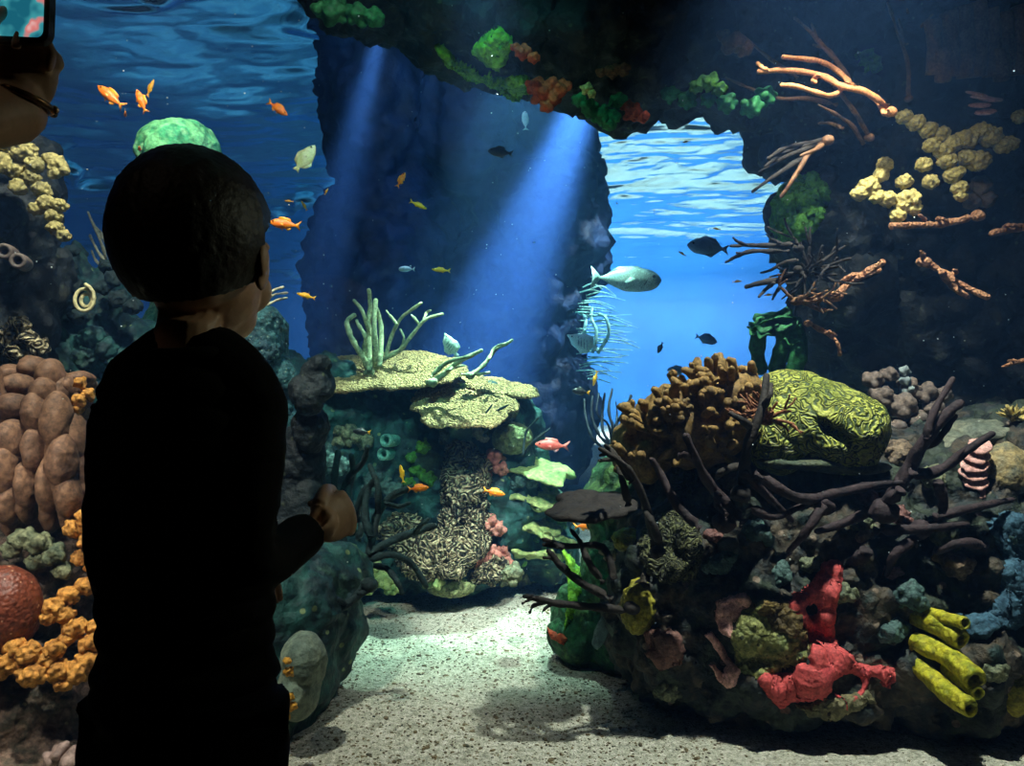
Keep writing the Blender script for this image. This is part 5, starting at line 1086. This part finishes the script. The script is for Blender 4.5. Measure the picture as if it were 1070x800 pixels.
# silver unicorn fish and others
m_sv = fishmat('silver_fish', [(150, 200, 196), (206, 232, 224)])
PS = [(.5, -.02, .0), (.46, -.10, .07), (.36, -.16, .13), (.15, -.19, .17), (-.05, -.16, .15), (-.22, -.09, .08), (-.33, -.025, .025), (-.38, -.022, .022)]
m_line = fishmat('dark_mark', [(40, 70, 80)])
sv = make_fish('surgeon_fish', 'large silver surgeonfish heading right in front of the bright water', 'fish', PS, .42, m_sv, [('tail_fin', [(-.36, .02), (-.43, .10), (-.5, .17), (-.47, .0), (-.5, -.16), (-.43, -.10), (-.36, -.02)]), ('dorsal_fin', [(.3, .13), (.15, .185), (-.1, .17), (-.26, .075)], .008), ('anal_fin', [(.2, -.17), (0, -.185), (-.26, -.08)], .008)], m_sv, (.38, .03, .022, .10))
b = MB(); b.tube([(.30, -.135, .0), (.27, -.135, -.05), (.25, -.125, -.09)], .008, 6); obj('gill_line', b, m_line, sv, local=True)
put(sv, 654, 291, 3.9, 74, -2, 0, True)
put(sv, 425, 281, 4.2, 17, 178, label='small pale silver fish left of the main light shaft')
m_gy = fishmat('hazed_grey_fish', [(50, 84, 120), (80, 116, 150)])  # water haze painted in: the grey is lightened toward blue
gy = make_fish('surgeon_fish', 'dark grey fish facing left high in the bright gap', 'fish', [(.5, -.03, .0), (.44, -.11, .08), (.3, -.19, .17), (.05, -.2, .2), (-.2, -.12, .12), (-.35, -.03, .03)], .4, m_gy, [('tail_fin', [(-.33, .03), (-.5, .13), (-.44, 0), (-.5, -.13), (-.33, -.03)]), ('dorsal_fin', [(.25, .17), (.1, .26), (-.15, .22), (-.28, .08)]), ('anal_fin', [(.1, -.19), (-.1, -.24), (-.28, -.08)])], m_gy, (.38, .03, .025, .09))
put(gy, 740, 258, 4.2, 44, 172, 0, True)
put(gy, 738, 354, 4.6, 24, -15, label='blue-grey fish nearest the top of the finger coral, facing right')
put(gy, 708, 387, 4.4, 22, 175, label='blue-grey fish with a dark saddle just left of the finger coral')
# white butterflyfish with dark bars
m_wh = fishmat('white_fish', [(200, 224, 206), (236, 244, 226)])
wb = make_fish('butterfly_fish', 'white butterflyfish with dark slanting bars by the far pillar', 'fish', [(.5, -.015, .015), (.40, -.07, .06), (.25, -.22, .16), (0, -.28, .22), (-.22, -.22, .2), (-.36, -.06, .06)], .28, m_wh, [('tail_fin', [(-.34, .06), (-.5, .1), (-.5, -.1), (-.34, -.06)]), ('dorsal_fin', [(.2, .15), (0, .28), (-.25, .28), (-.35, .08)]), ('anal_fin', [(.05, -.27), (-.12, -.34), (-.3, -.25), (-.34, -.08)])], m_wh, (.35, .02, .025, .06))
for k in range(4):
    for s in (-1, 1):
        b = MB(); x = .12 - .1 * k; b.tube([(x + .05, s * .10, .10), (x, s * .118, -.02), (x - .06, s * .10, -.16)], .010, 6); obj('bar', b, m_line, wb, local=True)
put(wb, 608, 357, 4.4, 34, 155, 0, True)
al = dup(wb); put(al, 471, 360, 3.75, 28, 118, 0, True, 'white banded butterflyfish nose up beside the table coral')
put(sv, 549, 126, 4.0, 20, 92, label='pale plume in fish shape hanging upright just below the rust red sponge')  # fish shape standing in for a small white plume
# drifting specks in the water
b = MB(); vv, ff = ico(1)
for i in range(420):
    y = rg.uniform(1.7, 4.0); x = rg.uniform(-.62, .62) * y; z = 1 + rg.uniform(-.3, .47) * y
    b.add(vv * rg.uniform(.0008, .0022) + np.array((x, y, min(z, 2.85))), ff)
obj('drifting_specks', b, mat('speck', [(220, 230, 225)], bump=0), label='tiny pale specks drifting in the water', cat='particles', kind='stuff')
# ================================================================== people
def hand(mb, wrist, d, back, sc=1.0, side=1, curl=(50, 60, 40), spread=.08, thumb=(.55, .5)):
    """palm, four fingers of different lengths with knuckle bends, and a thumb from the side of the palm"""
    w = Vector(wrist); d = Vector(d).normalized(); bk = Vector(back); bk = (bk - d * bk.dot(d)).normalized(); s = d.cross(bk).normalized() * side
    Rm = Matrix((d, s, bk)).transposed()
    eul = tuple(Rm.to_euler())
    mb.blob(w + d * .042 * sc, (.048 * sc, .036 * sc, .0145 * sc), 3, rot=eul)
    mb.blob(w + d * .070 * sc, (.020 * sc, .038 * sc, .0125 * sc), 3, rot=eul)
    mb.tube([w - d * .03 * sc, w + d * .02 * sc], [.024 * sc, .026 * sc], 12)
    segs = ((.040, .026, .020), (.044, .029, .022), (.041, .027, .021), (.032, .020, .018))
    for i in range(4):
        off = (-1.5 + i) * .0192 * sc; p = w + d * (.080 - .004 * abs(i - 1.2)) * sc + s * (-off); a = 0; r = (.0078, .0080, .0077, .0068)[i] * sc
        dd = (d + s * (-off / sc) * spread * 40 * .1).normalized(); pts = [p - dd * .02 * sc, p]; 
        for L_, c in zip(segs[i], curl):
            a += math.radians(c * (1 + .06 * i)); q = dd * math.cos(a) - bk * math.sin(a); p = p + q * L_ * sc; pts.append(p.copy())
        fine = [pts[0], pts[1]]
        mb.tube(crm(pts, 4), [r * 1.05 - r * .22 * k / (4 * (len(pts) - 1)) for k in range(4 * (len(pts) - 1) + 1)], 10)
    p = w + d * .018 * sc + s * .022 * sc; q = (d * thumb[0] + s * .75 - bk * thumb[1]).normalized(); p1 = p + q * .034 * sc
    q2 = (d * .8 + s * .15 - bk * .55).normalized(); p2 = p1 + q2 * .028 * sc; p3 = p2 + (q2 + d * .3 - s * .35).normalized() * .024 * sc
    mb.tube(crm([p, p1, p2, p3], 4), [.0135 * sc - .0045 * sc * k / 12 for k in range(13)], 10)
def head(mb, C, yaw, k=1.0, tilt=0):
    """skull, jaw, nose, lips, brow, ears; yaw = turn from +Y toward +X. returns the head's frame"""
    f = Vector((math.sin(yaw), math.cos(yaw), tilt)).normalized(); s = Vector((math.cos(yaw), -math.sin(yaw), 0)); u = s.cross(f).normalized()
    eul = tuple(Matrix((s, f, u)).transposed().to_euler())
    at = lambda a, b_, c_: C + (s * a + f * b_ + u * c_) * k
    mb.blob(at(0, -.005, .01), (.073 * k, .090 * k, .086 * k), 4, rot=eul)
    mb.blob(at(0, .030, -.040), (.060 * k, .060 * k, .062 * k), 3, rot=eul)
    mb.blob(at(0, .048, -.072), (.048 * k, .044 * k, .036 * k), 3, rot=eul); mb.blob(at(0, .074, -.094), (.017 * k, .014 * k, .014 * k), 3, rot=eul)
    for q in (-1, 1):
        mb.blob(at(q * .036, .060, -.042), (.026 * k, .026 * k, .026 * k), 3, rot=eul)            # cheeks
        mb.blob(at(q * .030, .078, .012), (.024 * k, .012 * k, .010 * k), 3, rot=eul)            # brow
        mb.blob(at(q * .074, .002, -.022), (.007 * k, .017 * k, .027 * k), 3, rot=eul); mb.blob(at(q * .080, -.008, -.016), (.006 * k, .012 * k, .018 * k), 3, rot=eul)   # ear
    mb.tube([at(0, .082, .004), at(0, .094, -.020), at(0, .100, -.038)], [.007 * k, .008 * k, .011 * k], 10)      # nose
    for q in (-1, 1): mb.blob(at(q * .009, .092, -.040), .008 * k, 2)
    mb.blob(at(0, .084, -.060), (.019 * k, .008 * k, .0045 * k), 3, rot=eul); mb.blob(at(0, .083, -.068), (.016 * k, .008 * k, .005 * k), 3, rot=eul)
    return at, eul, (s, f, u)
def hair_cap(C, fr, k, lift=.010, seed=1, nape=-.62, long=0):
    s, f, u = fr; b = MB(); v, fc = ico(6); out = []
    v = v.copy(); S_, Fv, U = v[:, 0], v[:, 1], v[:, 2]
    rad = np.ones(len(v)); L_ = np.array((.073, .090, .086)) + lift
    line = np.where(Fv > 0, .30 + .35 * np.clip(Fv - .3, 0, 1), nape + .5 * np.clip(Fv + .6, 0, 1))       # hairline height by direction
    line = np.where((Fv > -.15) & (Fv < .35), np.minimum(line, -.10 + .8 * np.clip(Fv + .15, 0, 1)), line)
    t = np.clip((line - U) / .10, 0, 1); rad = 1 - .26 * t
    nz = fbm(v * np.array((14, 14, 4)), 1.0, 3, seed)
    rad = rad + .018 * nz * (1 - t) + .010 * vnoise(v * 30, seed + 3) * (1 - t)
    w_ = v * L_ * rad[:, None] * k + np.array((0, -.005, .012)) * k
    M = np.array(Matrix((s, f, u)).transposed()); w_ = w_ @ M.T + np.array(C)
    return b.add(w_, fc)
m_skin = mat('skin', [(206, 160, 128), (220, 176, 142)], scale=12, rough=.5, bump=.15, bscale=160, sss=.05, dist=.001, mott=.07)
m_hair = mat('dark_hair', [(20, 15, 12), (36, 27, 20)], scale=30, rough=.55, bump=.5, bscale=200, dist=.002)
m_shirt = mat('black_jersey', [(9, 9, 10), (13, 13, 14)], scale=20, rough=.9, bump=.3, bscale=300, dist=.001, spec=.15)
m_trous = mat('dark_denim', [(12, 14, 19), (19, 22, 28)], scale=30, rough=.9, bump=.3, bscale=300, dist=.001, spec=.15)
m_shoe = mat('dark_shoe', [(20, 20, 22)], rough=.7, bump=.1)
m_sole = mat('sole', [(150, 150, 146)], rough=.7, bump=.1)
YB = .95; S_ = YB / F
def Bq(px, py, dy=0): return Vector(((px - 535) * S_, YB + dy, CAMZ - (py - 400) * S_))
boy = empty('person', (Bq(192, 0).x, YB, 0), 'child seen from behind in a black long-sleeved top, head turned slightly right, hand raised', 'person')
b = MB(); HK = 1.06; HC = Bq(204, 258, .0); at, eul, fr = head(b, HC, math.radians(5), HK)
b.tube([Bq(202, 300, -.005), Bq(202, 340, -.012), Bq(199, 380, -.012)], [.039, .035, .046], 20)
torso = [((195, y_), (.068 + .026 * min(1, (y_ - 405) / 90), .060, .045)) for y_ in range(410, 710, 28)]
for (x, y), r_ in torso: b.blob(Bq(x, y), r_, 3)
yoke = [Bq(128, 434), Bq(146, 406), Bq(174, 384, -.004), Bq(201, 375, -.008), Bq(230, 384, -.004), Bq(254, 404), Bq(268, 434)]
b.tube(crm(yoke, 4), [.030 + .002 * math.sin(math.pi * i / 24) for i in range(25)], 14)
arm_l = [Bq(130, 430), Bq(126, 490, -.005), Bq(126, 570, -.01), Bq(130, 630, .03), Bq(160, 630, .15)]
arm_r = [Bq(264, 430), Bq(268, 490, -.02), Bq(264, 566, -.03), Bq(274, 590, .02), Bq(296, 574, .10)]
b.tube(crm(arm_l, 5), [.032 - .012 * i / 20 for i in range(21)], 14)
b.tube(crm(arm_r, 5), [.032 - .012 * i / 20 for i in range(21)], 14)
hand(b, Bq(303, 568, .11), (.50, .80, .16), (.9, -.45, .25), .86, side=-1, curl=(66, 78, 48), thumb=(1.3, .45))
hand(b, Bq(168, 630, .17), (.55, .8, -.1), (-.2, .1, .95), .80, side=-1, curl=(25, 30, 20))
for q, x in ((-1, 148), (1, 238)):
    hip = Bq(x, 728); b.tube(crm([hip, Vector((hip.x + q * .004, YB, .36)), Vector((hip.x + q * .006, YB - .006, .20)), Vector((hip.x + q * .006, YB, .06))], 5), [.058 - .030 * i / 15 for i in range(16)], 16)
    b.blob((hip.x + q * .008, YB + .035, .045), (.028, .075, .028), 3)
body = solid('body', b, .0026, m_skin, boy, smooth=2)
obj('hair', hair_cap(HC, fr, HK, .010, 4, nape=-.85), m_hair, boy)
for q in (-1, 1):
    b = MB(); b.blob(at(q * .031, .070, -.010), .0132, 3); o = obj('eye', b, mat('eye_white', [(210, 205, 200)], rough=.2, bump=0), boy)
    b = MB(); b.blob(at(q * .031, .0795, -.010), (.0055, .0045, .0055), 3, rot=eul); obj('iris', b, mat('iris', [(40, 26, 16)], rough=.15, bump=0), o)
# top: torso and sleeves a little off the body
b = MB()
for (x, y), r_ in torso: b.blob(Bq(x, y), (r_[0] + .010, r_[1] + .012, r_[2] + .006), 4)
b.blob(Bq(195, 700), (.108, .084, .036), 4)
b.tube(crm(yoke, 4), [.037 + .008 * math.sin(math.pi * i / 24) for i in range(25)], 16)
b.tube(crm(arm_l, 5), [.038 - .009 * i / 20 for i in range(21)], 16)
b.tube(crm(arm_r, 5), [.038 - .009 * i / 20 for i in range(21)], 16, rnd=False)
solid('shirt', b, .0036, m_shirt, boy, disp=[lambda a: .0022 * ridged(a * np.array((1, 1, 2.2)), 14, 2, 5) + .003 * fbm(a, 9, 2, 3)], smooth=5)
b = MB(); ring = [Bq(199, 0) + Vector((math.cos(t) * .050, math.sin(t) * .050 - .01, 0)) for t in np.linspace(0, 2 * math.pi, 29)]
for r_ in ring: r_.z = Bq(0, 368).z + .006 * math.sin((r_.x - ring[0].x) * 30)
b.tube(ring, .0085, 10, rnd=False); obj('collar', b, m_shirt, boy)
b = MB(); b.blob(Bq(193, 722), (.105, .088, .06), 4); b.blob(Bq(193, 760), (.098, .082, .06), 4)
for q, x in ((-1, 148), (1, 238)):
    hip = Bq(x, 730); b.tube(crm([hip, Vector((hip.x + q * .004, YB, .38)), Vector((hip.x + q * .006, YB - .004, .20)), Vector((hip.x + q * .006, YB, .045))], 5), [.070 - .026 * i / 15 for i in range(16)], 18, rnd=False)
solid('trousers', b, .004, m_trous, boy, disp=[lambda a: .002 * ridged(a * np.array((1, 1, 2)), 12, 2, 9)], smooth=2)
for q, x in ((-1, 149), (1, 233)):
    hx = Bq(x, 0).x + q * .009
    b = MB(); b.blob((hx, YB + .02, .045), (.038, .092, .036), 4); b.blob((hx, YB - .03, .055), (.036, .045, .04), 3); sh = solid('shoe', b, .004, m_shoe, boy)
    b = MB(); b.tube([(hx, YB - .068, .012), (hx, YB + .0, .012), (hx, YB + .1, .012)], [.034, .037, .034], 20, flat=.34); obj('sole', b, m_sole, sh)

# the person with the phone, at the left
def W(px, py, Y): return P(px, py, Y)
pe = empty('person', (-.82, .12, 0), 'adult at the left edge raising a phone, bracelet on the wrist', 'person')
b = MB(); HC2 = Vector((-.80, .13, 1.56)); at2, eul2, fr2 = head(b, HC2, math.radians(15), 1.08)
b.tube([HC2 + Vector((0, -.02, -.07)), HC2 + Vector((0, -.03, -.14)), HC2 + Vector((0, -.03, -.2))], [.054, .052, .06], 18)
T2 = [((-.8, .10, 1.33), (.14, .08, .08)), ((-.8, .10, 1.2), (.145, .10, .13)), ((-.8, .10, 1.05), (.13, .095, .13)), ((-.8, .10, .92), (.15, .11, .12))]
for c, r_ in T2: b.blob(c, r_, 3)
b.tube([(-.95, .1, 1.36), (-.8, .09, 1.39), (-.65, .1, 1.36)], [.05, .055, .05], 14)
wr = W(14, 116, .74)
aR = [Vector((-.64, .11, 1.35)), Vector((-.60, .16, 1.2)), Vector((-.575, .30, 1.09)), Vector((-.53, .52, 1.14)), wr]
aL = [Vector((-.96, .1, 1.35)), Vector((-1.0, .1, 1.2)), Vector((-1.02, .1, 1.07)), Vector((-1.02, .15, .95)), Vector((-1.01, .2, .84))]
b.tube(crm(aR, 5), [.046 - .017 * i / 20 for i in range(21)], 16); b.tube(crm(aL, 5), [.046 - .020 * i / 20 for i in range(21)], 16)
hand(b, wr, (.22, .05, .95), (.25, 1, .05), .80, side=1, curl=(50, 62, 36), thumb=(.7, .3))
hand(b, Vector((-1.01, .205, .83)), (.02, .2, -1), (-1, 0, 0), 1.0, side=-1, curl=(20, 25, 15))
for q in (-1, 1):
    x = -.8 + q * .08; b.tube(crm([(x, .1, .88), (x, .11, .5), (x, .09, .3), (x, .09, .07)], 5), [.088 - .048 * i / 15 for i in range(16)], 16); b.blob((x, .15, .045), (.038, .11, .035), 3)
solid('body', b, .003, m_skin, pe, smooth=2)
obj('hair', hair_cap(HC2, fr2, 1.08, .014, 9, nape=-.85), m_hair, pe)
for q in (-1, 1):
    b = MB(); b.blob(at2(q * .031, .070, -.010), .0135, 3); o = obj('eye', b, mat('eye_white', []) if False else _m['eye_white'], pe)
b = MB()
for c, r_ in T2: b.blob(c, (r_[0] + .012, r_[1] + .012, r_[2] + .01), 4)
b.tube([(-.95, .1, 1.365), (-.8, .09, 1.38), (-.65, .1, 1.365)], [.058, .062, .058], 16)
b.tube(crm(aR[:3], 5), [.060 - .006 * i / 10 for i in range(11)], 16, rnd=False); b.tube(crm(aL[:3], 5), [.060 - .006 * i / 10 for i in range(11)], 16, rnd=False)
solid('shirt', b, .005, mat('navy_shirt', [(22, 26, 38), (30, 34, 46)], scale=14, bump=.2), pe, smooth=2, disp=[lambda a: .004 * ridged(a * np.array((1, 1, 2)), 9, 2, 9)])
b = MB(); b.blob((-.8, .1, .9), (.165, .125, .10), 4)
for q in (-1, 1):
    x = -.8 + q * .08; b.tube(crm([(x, .1, .88), (x, .11, .5), (x, .09, .3), (x, .09, .05)], 5), [.098 - .042 * i / 15 for i in range(16)], 18, rnd=False)
solid('trousers', b, .006, m_trous, pe, smooth=2)
for q in (-1, 1):
    x = -.8 + q * .08; b = MB(); b.blob((x, .14, .05), (.046, .135, .042), 4); sh = solid('shoe', b, .006, m_shoe, pe)
# bracelet round the wrist
dw = Vector((.22, .05, .95)).normalized(); cb = wr + dw * .012; _, a1, a2 = frame_of(dw)
b = MB(); b.tube([cb + a1 * math.cos(t) * .0295 + a2 * math.sin(t) * .0285 for t in np.linspace(0, 2 * math.pi, 33)], .0032, 8, rnd=False)
br = obj('bracelet', b, mat('bracelet_metal', [(150, 110, 70)], metal=.9, rough=.3, bump=0), pe)
b = MB(); 
for t in (3.6, 4.1, 4.6): b.blob(cb + a1 * math.cos(t) * .032 + a2 * math.sin(t) * .031, .0042, 2)
obj('charm', b, mat('charm_metal', [(220, 170, 120)], metal=.8, rough=.25, bump=0), br)
# phone
pc = W(14, -52, .700); tilt = Euler((math.radians(4), math.radians(5), math.radians(-6))).to_matrix()
def slab(cx, cz, hw, hh, y0, y1, rad=.010, n=6):
    mb = MB(); pts = []
    for sx, sz, a0 in ((1, 1, 0), (-1, 1, 90), (-1, -1, 180), (1, -1, 270)):
        for k in range(n + 1):
            a = math.radians(a0 + 90 * k / n); pts.append((cx + sx * (hw - rad) + rad * math.cos(a), cz + sz * (hh - rad) + rad * math.sin(a)))
    m_ = len(pts); v = [(x, y0, z) for x, z in pts] + [(x, y1, z) for x, z in pts]; f = [tuple(range(m_))[::-1], tuple(range(m_, 2 * m_))]
    f += [(i, (i + 1) % m_, m_ + (i + 1) % m_, m_ + i) for i in range(m_)]
    return mb.add(v, f)
ph = empty('phone', pc, 'black-rimmed phone held up at the top left, lit screen glowing pink and blue', 'phone')
ph.rotation_euler = tilt.to_euler()
b = slab(0, 0, .0375, .078, -.0035, .0045); obj('case', b, mat('phone_case', [(8, 8, 9)], rough=.35, bump=0), ph, local=True, smooth=False)
m, nt, out = newmat('phone_screen'); em = N(nt, 'ShaderNodeEmission', Strength=1.0); tc = N(nt, 'ShaderNodeTexCoord')
n1 = N(nt, 'ShaderNodeTexNoise', Scale=42.0, Detail=2); nt.links.new(tc.outputs['Object'], n1.inputs['Vector']); cr = N(nt, 'ShaderNodeValToRGB'); nt.links.new(n1.outputs['Fac'], cr.inputs[0])
el = cr.color_ramp.elements; el[0].position = .40; el[0].color = lin((24, 96, 116)); el[1].position = .66; el[1].color = lin((232, 200, 196)); e2 = el.new(.52); e2.color = lin((60, 150, 158)); e3 = el.new(.58); e3.color = lin((214, 120, 116))
nt.links.new(cr.outputs[0], em.inputs[0]); nt.links.new(em.outputs[0], out.inputs[0])
b = slab(-.001, 0, .0335, .073, -.0042, -.0034, .006); obj('screen', b, m, ph, local=True, smooth=False)
b = slab(-.018, .055, .012, .016, .0045, .0065, .005); obj('camera_bump', b, mat('phone_case', [(0, 0, 0)]), ph, local=True, smooth=False)
# shafts of lamp light in front of the dark rock pillar
for i, (x0, x1, pw, an) in enumerate(((640, 485, 16000, 23), (612, 520, 2200, 9), (400, 300, 2800, 17), (455, 400, 500, 12))):
    a = P(x0, 50, 4.32); a.z = 2.9; t = P(x1, 420, 4.30)
    spot('shaft_lamp', a, t, pw, an, (.46, .68, 1), .8)
area('pillar_fill', (-.4, 3.7, 2.8), (-.2, 5.2, 1.5), 9, 1.2, .5, (.45, .7, 1))  # added area light that lifts the dark pillar
# broad area lamps over the open water behind
area('tank_lamp_far', (3.0, 14.5, 2.75), (3.5, 19.5, .3), 3700, 4, 2, (1, .84, .84))
area('tank_lamp_back', (-3.5, 10, 2.75), (-4.0, 13, 0), 380, 5, 3, (.6, .8, 1))
spot('key_lamp_sand', (.1, 3.7, 2.85), (0.05, 3.5, 0), 950, 55, (.62, 1, .80), .7)
spot('key_lamp_reef', (-.35, 3.0, 2.85), (-.2, 3.7, 1.0), 600, 58, (1, .97, .76), .7)
spot('key_lamp_right', (.85, 2.0, 2.75), (1.0, 2.7, .6), 430, 70, (1, .97, .85), .7)
spot('key_lamp_cliff', (.6, 1.6, 2.2), (1.3, 2.9, 1.75), 34, 38, (1, .9, .72), .9)
spot('key_lamp_left', (-.9, 1.65, 2.7), (-1.35, 2.3, .7), 260, 76, (1, .93, .78), .7)
spot('fill_upper_left', (-.3, 1.6, 2.5), (-.85, 2.6, 1.75), 50, 60, (1, 1, .9), .8)  # added front fill for the fish at upper left
spot('key_lamp_arch', (-.5, 1.6, 1.4), (-.05, 2.9, 2.15), 14, 34, (.8, 1, .8), .8)
spot('fill_open_water', (.45, 3.5, 2.85), (.6, 4.1, 1.4), 420, 50, (.85, 1, 1), .7)  # extra spot added to brighten the fish before the open water
spot('fill_feather', (.95, 4.6, 2.85), (.5, 5.0, 1.35), 420, 30, (.8, 1, 1), .8)  # added only to make the feathery coral paler
spot('cheek_fill', (1.35, 1.62, 1.75), (-.30, .95, 1.02), 15, 24, (.95, 1, .7), .8, .05)  # unseen spot added beyond the frame to light the child's cheek
spot('dome_fill', (-1.5, 3.4, 2.85), (-1.7, 4.2, 2.15), 70, 44, (.8, 1, .7), .8)  # added spot brightening the green mottled dome
spot('fill_teal', (-.15, 1.75, 2.6), (-.15, 3.7, .55), 115, 52, (.2, 1, .85), .9, .2)  # soft teal fill added to lift the reef's midtones
spot('fill_sand_far', (-.1, 1.9, 2.5), (.02, 3.5, 0), 700, 22, (1, .98, .9), .9)  # unseen spot added to whiten the far band of sand
spot('fill_left_low', (-1.22, 1.5, 1.15), (-1.2, 2.2, .35), 26, 70, (1, .9, .75), .9)  # unseen low spot added to lift the rock at lower left
area('room_fill', (-.9, .1, 2.6), (-.4, .5, 1), 0.5, .6, .4, (1, .8, .6))  # faint warm ambient fill added for the child and the room
if _ts[0] is not None: bpy.data.scenes.remove(_ts[0])
